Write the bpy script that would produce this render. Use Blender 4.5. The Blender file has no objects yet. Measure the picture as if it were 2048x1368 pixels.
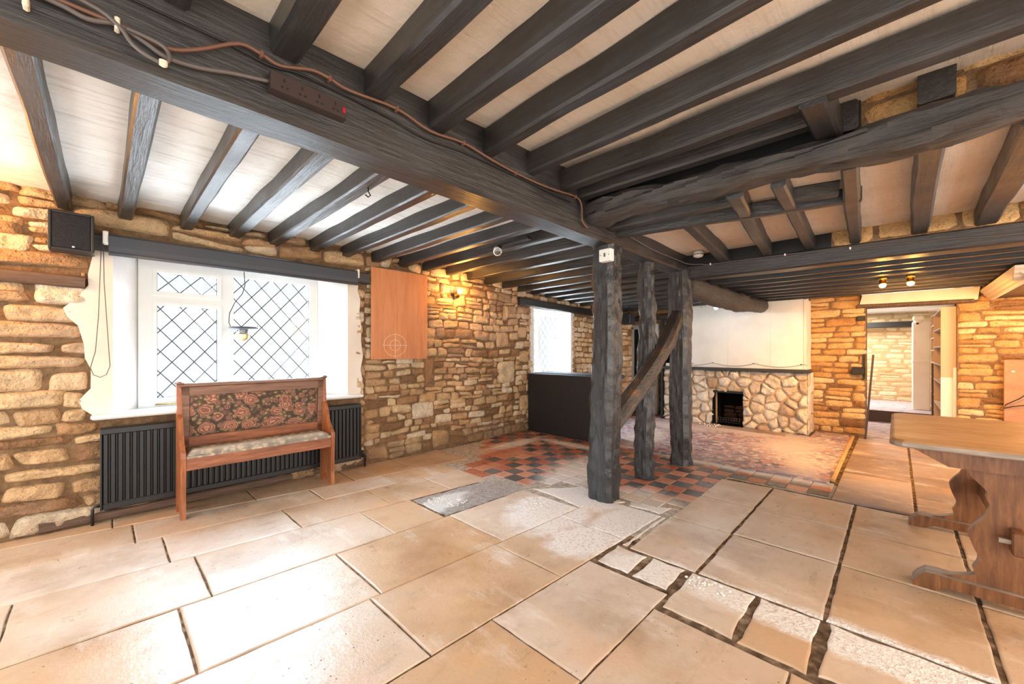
import bpy, math, random
from mathutils import Vector, Matrix, noise
SC = bpy.context.scene
COL = SC.collection
R = random.Random(7)
# ------------------------------------------------------------------ helpers
def lin(c):
    return tuple(((x/255)/12.92 if x/255 <= .04045 else ((x/255+.055)/1.055)**2.4) for x in c)
def nz(x, y, z): return noise.noise(Vector((x, y, z)))

class MB:
    """collects verts and faces; becomes ONE mesh object"""
    def __init__(s): s.v, s.f, s.m, s.t, s.sm = [], [], [], [], []; s.sharp = False
    def add(s, vs, fs, m=0, t=.5, sm=False):
        b = len(s.v); s.v += [tuple(p) for p in vs]
        for f in fs:
            s.f.append([b+i for i in f]); s.m.append(m); s.t.append(t); s.sm.append(sm)
    def box(s, lo, hi, m=0, t=.5, rot=None, c=None):
        x0, y0, z0 = lo; x1, y1, z1 = hi
        vs = [(x0,y0,z0),(x1,y0,z0),(x1,y1,z0),(x0,y1,z0),(x0,y0,z1),(x1,y0,z1),(x1,y1,z1),(x0,y1,z1)]
        if rot is not None:
            c = Vector(c) if c else Vector(((x0+x1)/2,(y0+y1)/2,(z0+z1)/2))
            vs = [tuple(rot @ (Vector(p)-c) + c) for p in vs]
        s.add(vs, [(0,3,2,1),(4,5,6,7),(0,1,5,4),(1,2,6,5),(2,3,7,6),(3,0,4,7)], m, t)
    def bbox(s, lo, hi, b=.006, m=0, t=.5):
        """box with all edges rounded off by b"""
        pts = []
        lo, hi = Vector(lo), Vector(hi); b = min(b, min(hi-lo)*.45)
        s.rsweep([(lo.x+(hi.x-lo.x)/2, (lo.y+hi.y)/2, lo.z), (lo.x+(hi.x-lo.x)/2, (lo.y+hi.y)/2, lo.z+b),
                  ((lo.x+hi.x)/2, (lo.y+hi.y)/2, hi.z-b), ((lo.x+hi.x)/2, (lo.y+hi.y)/2, hi.z)],
                 [(hi.x-lo.x)/2-b, (hi.x-lo.x)/2, (hi.x-lo.x)/2, (hi.x-lo.x)/2-b],
                 [(hi.y-lo.y)/2-b, (hi.y-lo.y)/2, (hi.y-lo.y)/2, (hi.y-lo.y)/2-b], b, m, t)
    def rsweep(s, cs, hx, hy, b, m, t):
        rings = []
        for c, a, d in zip(cs, hx, hy):
            bb = min(b, a*.9, d*.9)
            r = [(a,-d+bb),(a,d-bb),(a-bb,d),(-a+bb,d),(-a,d-bb),(-a,-d+bb),(-a+bb,-d),(a-bb,-d)]
            rings.append([(c[0]+p[0], c[1]+p[1], c[2]) for p in r])
        s.loft(rings, m, t)
    def loft(s, rings, m=0, t=.5, closed=True, caps=True, sm=False):
        n = len(rings[0]); vs = [p for r in rings for p in r]; fs = []
        for i in range(len(rings)-1):
            for j in range(n if closed else n-1):
                k = (j+1) % n
                fs.append((i*n+j, i*n+k, (i+1)*n+k, (i+1)*n+j))
        if caps:
            fs.append(tuple(range(n-1, -1, -1))); fs.append(tuple((len(rings)-1)*n+j for j in range(n)))
        s.add(vs, fs, m, t, sm)
    def prism(s, poly, axis, a, b, m=0, t=.5, sm=False, ms=None):
        """poly in the two other axes (order x,y / x,z / y,z), extruded along axis from a to b"""
        def P(p, h): return {0:(h,p[0],p[1]), 1:(p[0],h,p[1]), 2:(p[0],p[1],h)}[axis]
        n = len(poly); vs = [P(p,a) for p in poly]+[P(p,b) for p in poly]
        fs = [tuple(range(n-1,-1,-1)), tuple(range(n,2*n))]+[(i,(i+1)%n,n+(i+1)%n,n+i) for i in range(n)]
        if ms is None: s.add(vs, fs, m, t, sm)
        else: s.add(vs, fs[:2], m, t, sm); s.add(vs, fs[2:], ms, t, sm)
    def tube(s, pts, r, n=8, m=0, t=.5, sm=True):
        pts = [Vector(p) for p in pts]; rings = []; up = None
        for i, p in enumerate(pts):
            d = (pts[min(i+1,len(pts)-1)]-pts[max(i-1,0)])
            d = d.normalized() if d.length > 1e-9 else Vector((0,0,1))
            if up is None: up = Vector((0,0,1)) if abs(d.z) < .9 else Vector((1,0,0))
            x = d.cross(up).normalized(); y = x.cross(d).normalized(); up = y
            rr = r[i] if isinstance(r, (list,tuple)) else r
            rings.append([tuple(p+(x*math.cos(2*math.pi*k/n)+y*math.sin(2*math.pi*k/n))*rr) for k in range(n)])
        s.loft(rings, m, t, sm=sm)
    def lathe(s, prof, c, n=20, m=0, t=.5, axis=2):
        rings = []
        for r, h in prof:
            ring = []
            for k in range(n):
                a = 2*math.pi*k/n; u, w = r*math.cos(a), r*math.sin(a)
                ring.append({2:(c[0]+u,c[1]+w,c[2]+h), 1:(c[0]+w,c[1]+h,c[2]+u), 0:(c[0]+h,c[1]+u,c[2]+w)}[axis])
            rings.append(ring)
        s.loft(rings, m, t, sm=True)
    def timber(s, p0, p1, w, h, seed=0, rough=.004, seg=.1, ch=.012, m=0, t=.5, prof=None, up=None, fine=.3, sm=False, sub=1):
        """hand-hewn squared timber; p0, p1 = centres of its two ends"""
        p0, p1 = Vector(p0), Vector(p1); d = p1-p0; L = d.length; d.normalize()
        up = Vector(up) if up else (Vector((0,0,1)) if abs(d.z) < .8 else Vector((0,1,0)))
        x = d.cross(up).normalized(); y = x.cross(d).normalized(); n = max(2, int(L/seg)); rings = []
        for i in range(n+1):
            q = i/n; c = p0+d*(L*q); a, b = w/2, h/2; ox = oy = 0
            if prof: fa, fb, ox, oy = prof(q); a *= fa; b *= fb
            k = min(ch, a*.5, b*.5)
            cs = [(a,-b+k),(a,b-k),(a-k,b),(-a+k,b),(-a,b-k),(-a,-b+k),(-a+k,-b),(a-k,-b)]; sec = []
            for e in range(8):
                (u0, v0), (u1, v1) = cs[e], cs[(e+1) % 8]; ns = (sub+1) if e % 2 == 0 else 1
                sec += [(u0+(u1-u0)*r_/ns, v0+(v1-v0)*r_/ns) for r_ in range(ns)]
            ring = []
            for (u, v) in sec:
                g = rough*(nz(c.x*2.2+seed*7.1+u*3, c.y*2.2+v*3, c.z*2.2+seed)*1.0 + fine*nz(c.x*9+u*30+seed, c.y*9+v*30, c.z*9) + (fine*.6*nz(c.x*6+u*60+seed, c.y*6+v*60, c.z*16) if sub > 1 else 0))*1.6
                g2 = rough*nz(q*L*1.4+seed*3.3, seed, 4.2)*1.2
                l = math.hypot(u, v) or 1
                ring.append(tuple(c + x*(u+u/l*g+g2+ox) + y*(v+v/l*g+oy)))
            rings.append(ring)
        s.loft(rings, m, t, sm=True)
        if not sm: s.sharp = True
    def obj(s, name, mats, parent=None, smooth=False, origin=None, recenter=True):
        me = bpy.data.meshes.new(name)
        vs = s.v
        if parent is not None: o0 = parent_world(parent)
        elif origin is not None: o0 = Vector(origin)
        elif recenter and vs:
            xs, ys, zs = zip(*vs); o0 = Vector(((min(xs)+max(xs))/2, (min(ys)+max(ys))/2, min(zs)))
        else: o0 = Vector((0,0,0))
        me.from_pydata([(p[0]-o0.x, p[1]-o0.y, p[2]-o0.z) for p in vs], [], s.f)
        if not isinstance(mats, (list, tuple)): mats = [mats]
        for m_ in mats: me.materials.append(m_)
        me.polygons.foreach_set('material_index', s.m)
        me.polygons.foreach_set('use_smooth', [bool(smooth or q) for q in s.sm])
        at = me.attributes.new('tone', 'FLOAT', 'FACE'); at.data.foreach_set('value', s.t)
        me.update()
        if s.sharp: me.set_sharp_from_angle(angle=math.radians(30))
        o = bpy.data.objects.new(name, me); COL.objects.link(o)
        if parent is None: o.location = o0
        else: o.parent = parent
        return o
def parent_world(p):
    v = Vector(p.location)
    while p.parent: p = p.parent; v += Vector(p.location)
    return v
def tag(o, label=None, cat=None, group=None, kind=None):
    if label: o['label'] = label
    if cat: o['category'] = cat
    if group: o['group'] = group
    if kind: o['kind'] = kind
    return o
def thing(name, loc, label, cat, group=None, kind=None):
    o = bpy.data.objects.new(name, None); o.empty_display_size = .05; COL.objects.link(o); o.location = loc
    return tag(o, label, cat, group, kind)
ORD = ['', 'first', 'second', 'third', 'fourth', 'fifth', 'sixth', 'seventh', 'eighth', 'ninth', 'tenth', 'eleventh', 'twelfth', 'thirteenth',
       'fourteenth', 'fifteenth', 'sixteenth', 'seventeenth', 'eighteenth', 'nineteenth', 'twentieth', 'twenty-first', 'twenty-second', 'twenty-third', 'twenty-fourth']
# ------------------------------------------------------------------ materials
class MT:
    def __init__(s, name, rough=.6, color=None, metal=0, spec=.5):
        s.m = bpy.data.materials.new(name); s.m.use_nodes = True; s.nt = s.m.node_tree
        s.b = s.nt.nodes['Principled BSDF']; s.b.inputs['Roughness'].default_value = rough
        s.b.inputs['Metallic'].default_value = metal; s.b.inputs['Specular IOR Level'].default_value = spec
        if color: s.b.inputs['Base Color'].default_value = (*lin(color), 1)
        s._pos = None
    def n(s, typ, props=None, **ins):
        o = s.nt.nodes.new(typ)
        for k, v in (props or {}).items(): setattr(o, k, v)
        for k, v in ins.items():
            key = int(k[1:]) if k[0] == '_' and k[1:].isdigit() else k.replace('_', ' ')
            i = o.inputs[key]
            if isinstance(v, bpy.types.NodeSocket): s.nt.links.new(v, i)
            else: i.default_value = v
        return o
    @property
    def pos(s):
        if s._pos is None: s._pos = s.n('ShaderNodeNewGeometry').outputs['Position']
        return s._pos
    def sc(s, x=1, y=1, z=1, rot=(0,0,0), vec=None):
        return s.n('ShaderNodeMapping', Vector=vec or s.pos, Scale=(x,y,z), Rotation=rot).outputs[0]
    def noise(s, scale, detail=4, rough=.55, vec=None, dist=0):
        return s.n('ShaderNodeTexNoise', Vector=vec or s.pos, Scale=scale, Detail=detail, Roughness=rough, Distortion=dist).outputs['Fac']
    def vor(s, scale, vec=None, feature='F1', out='Distance', rnd=1.0):
        return s.n('ShaderNodeTexVoronoi', {'feature': feature}, Vector=vec or s.pos, Scale=scale, Randomness=rnd).outputs[out]
    def ramp(s, fac, stops, interp='LINEAR', raw=False):
        r = s.n('ShaderNodeValToRGB', Fac=fac); e = r.color_ramp; e.interpolation = interp
        while len(e.elements) < len(stops): e.elements.new(.5)
        for el, (p, c) in zip(e.elements, stops):
            el.position = p
            el.color = (c, c, c, 1) if isinstance(c, (int, float)) else (*lin(c), 1)
        return r.outputs[0]
    def mix(s, fac, a, b, mode='MIX'):
        o = s.n('ShaderNodeMix', {'data_type': 'RGBA', 'blend_type': mode})
        for i, v in ((0, fac), (6, a), (7, b)):
            if isinstance(v, bpy.types.NodeSocket): s.nt.links.new(v, o.inputs[i])
            else: o.inputs[i].default_value = v if i == 0 else ((v, v, v, 1) if isinstance(v, (int, float)) else (*lin(v), 1))
        return o.outputs[2]
    def math(s, op, a, b=0., c=None, clamp=False):
        o = s.n('ShaderNodeMath', {'operation': op, 'use_clamp': clamp}, _0=a, _1=b)
        if c is not None: o.inputs[2].default_value = c
        return o.outputs[0]
    def attr(s, name='tone'): return s.n('ShaderNodeAttribute', {'attribute_name': name}).outputs['Fac']
    def out(s, color=None, rough=None, bump=None, strength=.4, dist=.01):
        for v, k in ((color, 'Base Color'), (rough, 'Roughness')):
            if v is not None: s.nt.links.new(v, s.b.inputs[k])
        if bump is not None:
            b = s.n('ShaderNodeBump', Strength=strength, Distance=dist, Height=bump)
            s.nt.links.new(b.outputs[0], s.b.inputs['Normal'])
        return s.m
    def blob(s, cx, cy, rx, ry, rot=0, nscale=7, namt=.5, soft=.25):
        """soft-edged irregular patch on the ground, 0..1"""
        v = s.n('ShaderNodeVectorMath', {'operation': 'SUBTRACT'}, _0=s.pos, _1=(cx, cy, 0)).outputs[0]
        v = s.n('ShaderNodeMapping', Vector=v, Rotation=(0,0,-rot)).outputs[0]
        v = s.n('ShaderNodeVectorMath', {'operation': 'MULTIPLY'}, _0=v, _1=(1/rx, 1/ry, 0)).outputs[0]
        l = s.n('ShaderNodeVectorMath', {'operation': 'LENGTH'}, _0=v).outputs['Value']
        k = s.math('ADD', l, s.math('MULTIPLY', s.math('SUBTRACT', s.noise(nscale, 5), .5), namt*2))
        r = s.n('ShaderNodeMapRange', Value=k, _1=1+soft, _2=1-soft, _3=0., _4=1.)
        return r.outputs[0]

def wood_black(name, cols, rough=.42, axis=0, bump=.5, wear=None, wear_amt=.62):
    t = MT(name, rough, spec=.75); s = [14, 14, 14]; s[axis] = 1.2
    g = t.noise(3.2, 6, .65, t.sc(*s)); f = t.noise(2.5, 4)
    c = t.ramp(t.math('ADD', t.math('MULTIPLY', g, .6), t.math('MULTIPLY', f, .4)), [(.3, cols[0]), (.5, cols[1]), (.72, cols[2])])
    if wear:
        c = t.mix(t.ramp(t.noise(5, 6, .7), [(wear_amt, 0.), (wear_amt+.08, 1.)]), c, wear)
    r = t.ramp(f, [(.3, rough-.1), (.7, rough+.15)])
    return t.out(c, r, t.math('ADD', g, t.math('MULTIPLY', t.noise(22, 5), .35)), bump, .012)
BLK = [(28,26,25), (43,41,40), (66,64,64)]
M_beam_x = wood_black('black_painted_oak_along_x', BLK, .36, 0)
M_beam_y = wood_black('black_painted_oak_along_y', BLK, .36, 1)
M_rustic = wood_black('worn_black_oak', [(34,31,29), (54,49,45), (82,75,68)], .5, 1, 1.0, (150,92,52), .68)
M_log = wood_black('old_log', [(38,32,28), (62,54,47), (92,80,68)], .7, 0, 1.2)
M_post = wood_black('tarred_post', [(20,21,23), (33,35,38), (56,60,65)], .28, 2, 1.2, (72,54,40), .66)
M_brace = wood_black('brace_wood', [(44,40,38), (70,60,53), (96,80,66)], .42, 0, .9, (118,80,52), .58)

def plaster(name, a, b, c, rough=.8, bump=.35, streak=.0):
    t = MT(name, rough)
    col = t.ramp(t.noise(2.2, 6, .6), [(.32, a), (.5, b), (.7, c)])
    st = t.noise(5, 6, .7, t.sc(.7,7,1))
    col = t.mix(t.ramp(st, [(.52, 0.), (.68, streak)]), col, tuple(x*.8 for x in a))
    return t.out(col, None, t.math('ADD', t.math('ADD', t.noise(4, 5), t.math('MULTIPLY', st, .5)), t.math('MULTIPLY', t.noise(38, 4), .15)), bump, .03)
M_plaster = plaster('cream_ceiling_plaster', (222,205,184), (236,222,204), (243,233,219), .8, .5, .25)
M_plaster_w = plaster('white_ceiling_plaster', (216,213,205), (233,231,225), (243,242,238), .8, .5, .55)
M_white = plaster('white_wall_plaster', (222,221,218), (232,232,230), (238,238,237), .75, .15)
M_cream = plaster('cream_wall_plaster', (216,205,190), (226,216,202), (234,226,214), .8, .2)
M_brst = plaster('pale_chimney_paint', (222,222,214), (230,231,225), (237,238,233), .7, .2)

def stone_mat(name, stops, lo=.62, hi=1.12, bump=.8, spots=(70,48,30), stain=None):
    t = MT(name, .88, spec=.3)
    c = t.ramp(t.attr(), stops)
    n1 = t.noise(9, 6, .65); n2 = t.noise(45, 4)
    c = t.mix(1., c, t.ramp(n1, [(.25, lo), (.5, .92), (.75, hi)]), 'MULTIPLY')
    c = t.mix(t.ramp(n2, [(.6, 0.), (.75, .55)]), c, spots)
    if stain:
        zz = t.n('ShaderNodeSeparateXYZ', Vector=t.pos).outputs['Z']
        k = t.math('ADD', zz, t.math('MULTIPLY', t.noise(2.3, 5), 1.1))
        c = t.mix(t.ramp(k, [(.55, .8), (.85, .0)]), c, stain)
        k2 = t.ramp(t.noise(1.4, 4, .6), [(.56, 0.), (.68, .6)])
        c = t.mix(k2, c, (104,74,52))
        c = t.mix(t.ramp(t.noise(.9, 4, .6), [(.52, 0.), (.66, .55)]), c, (206,178,152))
    pit = t.ramp(t.vor(34), [(.1, 0.), (.3, 1.)])
    return t.out(c, None, t.math('ADD', t.math('ADD', t.math('MULTIPLY', n1, 1.5), t.math('MULTIPLY', n2, .6)), t.math('MULTIPLY', pit, .2)), bump, .035)
M_stone = stone_mat('honey_rubble_stone', [(0, (140,106,76)), (.15, (172,134,96)), (.4, (200,164,122)), (.6, (212,180,138)), (.8, (224,198,160)), (1, (230,212,184))], stain=(124,98,76))
M_stone_far = stone_mat('ochre_rubble_stone', [(0, (140,104,72)), (.2, (190,144,92)), (.5, (208,166,112)), (.8, (222,186,134)), (1, (228,202,160))])
M_stone_fire = stone_mat('pale_fireplace_stone', [(0, (186,158,128)), (.3, (210,190,164)), (.6, (222,206,184)), (1, (232,221,204))], .8, 1.1, .9, (110,84,62))
M_stone_r2 = stone_mat('back_room_stone', [(0, (206,176,130)), (.5, (226,204,164)), (1, (236,220,188))], .85, 1.05, .4, (170,140,100))
def mortar(name, a, b):
    t = MT(name, .95, spec=.1); n = t.noise(14, 6, .7)
    return t.out(t.ramp(n, [(.3, a), (.7, b)]), None, t.noise(40, 5), .8, .02)
M_mortar = mortar('brown_mortar', (98,76,56), (150,122,92))
M_mortar_f = mortar('grey_mortar', (172,150,124), (208,188,162))
M_mortar_r2 = mortar('tan_mortar', (186,156,116), (206,178,138))

def slab_mat(name, stops, salt=True, rough=.34):
    t = MT(name, rough, spec=.55)
    c = t.ramp(t.attr(), stops)
    n1 = t.noise(1.7, 5, .6); n2 = t.noise(7, 6, .7); n3 = t.noise(60, 3)
    c = t.mix(1., c, t.ramp(n1, [(.3, (208,192,174)), (.52, (246,240,232)), (.75, (255,255,255))]), 'MULTIPLY')
    c = t.mix(t.ramp(t.noise(.8, 5, .65), [(.5, 0.), (.68, .5)]), c, (212,158,106))
    c = t.mix(t.ramp(t.noise(3.1, 6, .7, t.sc(1.6,.6,1)), [(.55, 0.), (.72, .6)]), c, (232,226,218))
    c = t.mix(t.ramp(t.noise(4.4, 7, .75, t.sc(.7,2.2,1)), [(.56, 0.), (.68, .35)]), c, (138,118,98))
    c = t.mix(t.ramp(n2, [(.56, 0.), (.78, .5)]), c, (160,142,122))
    pit = t.vor(26); pitm = t.math('MULTIPLY', t.ramp(pit, [(.05, 1.), (.11, 0.)]), t.ramp(t.noise(1.9, 3), [(.48, 0.), (.58, .85)]))
    c = t.mix(pitm, c, (84,70,58))
    rr = t.ramp(n2, [(.3, rough-.1), (.7, rough+.16)])
    hb = t.math('ADD', t.math('MULTIPLY', n2, .5), t.math('MULTIPLY', n3, .1))
    hb = t.math('SUBTRACT', hb, t.math('MULTIPLY', pitm, .5))
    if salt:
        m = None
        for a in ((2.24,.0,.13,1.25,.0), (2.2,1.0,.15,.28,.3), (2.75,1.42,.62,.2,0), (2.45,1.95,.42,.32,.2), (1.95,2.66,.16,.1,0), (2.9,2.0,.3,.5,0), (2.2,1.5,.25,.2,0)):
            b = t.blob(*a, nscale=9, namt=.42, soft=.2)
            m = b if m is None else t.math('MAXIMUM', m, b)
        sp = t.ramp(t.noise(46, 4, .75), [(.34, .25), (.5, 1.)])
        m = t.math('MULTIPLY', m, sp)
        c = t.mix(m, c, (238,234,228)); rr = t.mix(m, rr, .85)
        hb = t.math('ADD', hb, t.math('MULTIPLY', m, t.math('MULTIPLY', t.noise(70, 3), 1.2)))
    return t.out(c, rr, hb, .6, .015)
M_slab = slab_mat('worn_limestone_flags', [(0, (202,172,140)), (.3, (208,188,166)), (.6, (214,200,184)), (1, (222,213,203))])
M_slab_grey = slab_mat('grey_riven_slabs', [(0, (124,108,102)), (.5, (146,130,122)), (1, (168,152,144))], False, .5)
t = MT('cement_patch', .8); n_ = t.noise(26, 6, .75)
M_cement = t.out(t.mix(t.blob(1.95, 2.7, .3, .12, .2, 9, .5, .2), t.ramp(n_, [(.3, (136,126,118)), (.5, (172,163,155)), (.7, (198,191,183))]), (228,224,218)), None, n_, .9, .03)
t = MT('dirt_joint', .95, spec=.1); n_ = t.noise(18, 5)
M_dirt = t.out(t.ramp(n_, [(.3, (66,52,40)), (.5, (106,88,70)), (.7, (160,142,122))]), None, n_, .8, .02)
t = MT('lime_bed', .9); n_ = t.noise(20, 6, .7)
M_bed = t.out(t.ramp(n_, [(.3, (134,120,104)), (.5, (180,168,152)), (.7, (214,206,194))]), None, n_, .8, .02)
t = MT('quarry_tile', .34, spec=.5); n_ = t.noise(6, 5, .7)
c_ = t.ramp(t.attr(), [(0, (66,66,68)), (.2, (88,87,88)), (.45, (112,108,106)), (.5, (158,86,62)), (.75, (184,112,86)), (1, (204,150,124))])
c_ = t.mix(t.ramp(n_, [(.54, 0.), (.75, .45)]), c_, (190,176,164))
dm = None
for a in ((3.1,1.5,.3,.35,0), (3.3,2.35,.7,.25,.3), (4.35,3.1,.1,.5,0), (4.72,1.2,.12,1.0,0), (3.9,3.7,.5,.12,0)):
    b_ = t.blob(*a, nscale=8, namt=.5, soft=.4); dm = b_ if dm is None else t.math('MAXIMUM', dm, b_)
c_ = t.mix(t.math('MULTIPLY', dm, .85), c_, (226,220,212))  # pale patches: dust, plus the light gleam near the post painted in
M_tile = t.out(c_, t.ramp(n_, [(.3, .22), (.7, .42)]), n_, .2, .01)
# carpet: scattered little leaves and flowers in pink, blue, rust on a dusty ground
t = MT('patterned_carpet', .95, spec=.1)
w_ = t.n('ShaderNodeVectorMath', {'operation': 'ADD'}, _0=t.pos, _1=t.n('ShaderNodeVectorMath', {'operation': 'SCALE'}, _0=t.n('ShaderNodeTexNoise', Vector=t.pos, Scale=14., Detail=2.).outputs['Color'], Scale=.05).outputs[0]).outputs[0]
v1 = t.n('ShaderNodeTexVoronoi', Vector=w_, Scale=19.)
s_ = t.n('ShaderNodeSeparateColor', Color=v1.outputs['Color']).outputs[0]
c_ = t.ramp(s_, [(0, (74,78,112)), (.2, (150,144,164)), (.36, (212,186,176)), (.52, (206,136,118)), (.66, (118,96,112)), (.78, (228,216,204)), (.9, (196,104,78))], 'CONSTANT')
c_ = t.mix(t.ramp(t.vor(40, w_), [(.3, .0), (.45, .5)]), c_, (96,80,92))
dm = None
for a in ((6.3,1.0,.7,.3,.0), (5.3,.75,.5,.16,.2), (6.85,1.7,.22,.9,0), (5.4,2.6,.7,.22,.2), (6.6,2.6,.3,.5,0)):
    b_ = t.blob(*a, nscale=5, namt=.55, soft=.5); dm = b_ if dm is None else t.math('MAXIMUM', dm, b_)
c_ = t.mix(t.math('MULTIPLY', dm, .8), c_, (206,190,176))
c_ = t.mix(t.ramp(t.noise(3, 4), [(.4, .2), (.7, .5)]), c_, (214,198,192))
M_carpet = t.out(c_, None, t.noise(160, 2), .5, .01)
t = MT('back_room_carpet', .95); M_carpet2 = t.out(t.ramp(t.noise(9, 5), [(.35, (150,146,160)), (.55, (196,184,190)), (.7, (206,160,160))]))

def wood(name, cols, rough=.4, scale=(1.2,16,16), bump=.25, spec=.5):
    t = MT(name, rough, spec=spec)
    g = t.noise(2.4, 7, .65, t.sc(*scale), .4); f = t.noise(5, 4)
    c = t.ramp(g, [(.28, cols[0]), (.5, cols[1]), (.75, cols[2])])
    c = t.mix(t.ramp(f, [(.5, 0.), (.8, .35)]), c, cols[0])
    return t.out(c, t.ramp(f, [(.3, rough-.08), (.7, rough+.14)]), g, bump, .01)
M_pew = wood('pew_mahogany', [(104,62,42), (146,88,58), (178,114,78)], .33, (1.5,14,14))
M_pew_v = wood('pew_mahogany_upright', [(112,64,38), (158,94,56), (194,126,80)], .33, (14,14,1.5))
M_pew_d = wood('pew_dark_frame', [(96,68,52), (126,90,70), (152,114,92)], .35, (1.5,14,14))
M_ply = wood('plywood_backboard', [(186,116,72), (202,132,86), (214,148,102)], .45, (9,9,.8), .08)
M_oak = wood('waxed_oak_top', [(160,118,74), (184,142,98), (200,162,120)], .38, (12,1.4,12), .15)
M_oak_side = wood('dark_oak_legs', [(84,50,26), (120,76,42), (150,102,62)], .38, (14,14,2), .2)
M_oak_edge = wood('worn_lit_oak_edge', [(110,98,86), (150,136,122), (186,174,162)], .4, (8,1.5,8), .2)  # pale grey: wear plus window light painted into the edge colour
M_pine = wood('bare_pine', [(176,132,82), (200,156,102), (216,178,126)], .55, (1.5,18,18), .2)
M_dkwood = wood('brown_lintel_wood', [(62,46,36), (92,70,56), (118,94,78)], .6, (1.2,14,14), .8)
M_tan = wood('tan_hardboard', [(156,110,80), (174,128,96), (188,144,112)], .6, (2,2,2), .1)

def flat(name, c, rough=.5, metal=0, spec=.5, bump=0):
    t = MT(name, rough, c, metal, spec)
    if bump: return t.out(None, None, t.noise(60, 3), bump, .01)
    return t.m
M_rad = flat('black_radiator_paint', (30,31,34), .38)
M_spk = flat('speaker_black', (36,36,40), .5)
t = MT('speaker_grille', .75, spec=.3); M_grille = t.out(t.ramp(t.vor(260), [(.3, (14,14,17)), (.6, (38,38,44))]))
M_steel = flat('dark_steel', (120,120,122), .35, .8)
M_chrome = flat('chrome', (200,200,200), .2, 1.)
M_brass = flat('brass', (186,142,70), .3, 1.)
M_pbrass = flat('pale_brass', (222,206,160), .3, .6)
M_wframe = flat('white_window_paint', (226,229,228), .4)
M_lead = flat('lead_came', (40,42,44), .6)
M_blind = flat('charcoal_blind', (66,70,77), .6, bump=.1)
M_plastic = flat('white_plastic', (238,236,230), .4)
M_cream_pl = flat('cream_plastic', (226,212,188), .45)
M_brown_pl = flat('brown_plastic', (58,46,42), .42)
M_brn_cable = flat('brown_cable', (108,74,58), .5)
M_gry_cable = flat('grey_cable', (92,84,80), .5)
M_blk_cable = flat('black_cable', (22,21,22), .5)
M_red = flat('red_switch', (160,30,48), .4)
M_partition = flat('blackened_boarding', (30,29,33), .5, bump=.2)
M_bench_seat = flat('dark_bench_seat', (48,58,70), .6)
M_mantel = flat('black_slate_shelf', (52,50,48), .45, bump=.3)
M_soot = flat('soot', (18,16,15), .95, spec=.1, bump=.6)
M_firebrick = flat('scorched_firebrick', (96,66,52), .95, spec=.1, bump=.8)
M_iron = flat('cast_iron', (40,38,37), .5, .5, bump=.3)
M_black = flat('matt_black', (20,20,22), .6)
M_navy = flat('dark_door_paint', (26,28,34), .4)
M_chalk = flat('chalk', (232,206,186), .9)
M_ivory = flat('ivory_shelf_paint', (198,174,152), .5)
M_ivory_d = flat('shadow_grey_shelf', (190,172,158), .5)
M_mould = flat('cream_moulding', (222,206,184), .45)
M_can = flat('dark_canopy_boards', (62,44,34), .5, bump=.2)
M_debris = flat('plaster_crumbs', (236,232,226), .9)
M_greyslate = flat('grey_stone_chip', (130,126,120), .9, bump=.6)
t = MT('window_glass', .05)
for n_ in list(t.nt.nodes):
    if n_.type != 'OUTPUT_MATERIAL': t.nt.nodes.remove(n_)
o_ = t.nt.nodes['Material Output']
mx = t.n('ShaderNodeMixShader', Fac=.05)
t.nt.links.new(t.n('ShaderNodeBsdfTransparent', Color=(.93,.95,.96,1)).outputs[0], mx.inputs[1])
t.nt.links.new(t.n('ShaderNodeBsdfGlossy', Roughness=.03).outputs[0], mx.inputs[2])
t.nt.links.new(mx.outputs[0], o_.inputs['Surface'])
M_glass = t.m
def emis(name, c, st):
    t = MT(name, .5, c); t.b.inputs['Emission Color'].default_value = (*lin(c), 1); t.b.inputs['Emission Strength'].default_value = st
    return t.m
M_bulb = emis('warm_bulb', (255,214,140), 14)
M_bulb_c = emis('cool_bulb', (225,240,255), 14)
M_strip = emis('cool_strip_light', (170,200,235), 1.6)
# floral tapestry
t = MT('floral_tapestry', .9, spec=.15)
w_ = t.n('ShaderNodeVectorMath', {'operation': 'ADD'}, _0=t.sc(1,1.6,1.15), _1=t.n('ShaderNodeVectorMath', {'operation': 'SCALE'}, _0=t.n('ShaderNodeTexNoise', Vector=t.pos, Scale=24., Detail=3.).outputs['Color'], Scale=.035).outputs[0]).outputs[0]
d1 = t.vor(8.6, w_, rnd=.85)
rings = t.math('SINE', t.math('MULTIPLY', t.math('ADD', d1, t.math('MULTIPLY', t.noise(30, 3), .3)), 44.))
rose = t.ramp(rings, [(.0, (132,90,76)), (.6, (166,118,98)), (1, (192,150,124))])
d2 = t.vor(27, w_)
leaf = t.ramp(d2, [(.0, (172,148,112)), (.3, (140,122,90)), (.42, (98,84,68)), (.7, (78,66,58))])
d3 = t.vor(15, t.sc(1.1,1.5,1.2, (0,.4,0)), rnd=.9)
rose2 = t.ramp(t.math('SINE', t.math('MULTIPLY', t.math('ADD', d3, t.math('MULTIPLY', t.noise(40, 3), .3)), 34.)), [(0, (104,76,68)), (.6, (142,106,92)), (1, (168,136,112))])
leaf = t.mix(t.ramp(d3, [(.36, 1.), (.44, 0.)]), leaf, rose2)
c_ = t.mix(t.ramp(d1, [(.44, 1.), (.5, 0.)]), leaf, rose)
M_tap = t.out(c_, None, t.noise(220, 2), .4, .005)
t2 = MT('worn_highlit_floral_seat', .55, spec=.5)
w2 = t2.n('ShaderNodeVectorMath', {'operation': 'ADD'}, _0=t2.pos, _1=t2.n('ShaderNodeVectorMath', {'operation': 'SCALE'}, _0=t2.n('ShaderNodeTexNoise', Vector=t2.pos, Scale=26., Detail=3.).outputs['Color'], Scale=.05).outputs[0]).outputs[0]
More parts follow.
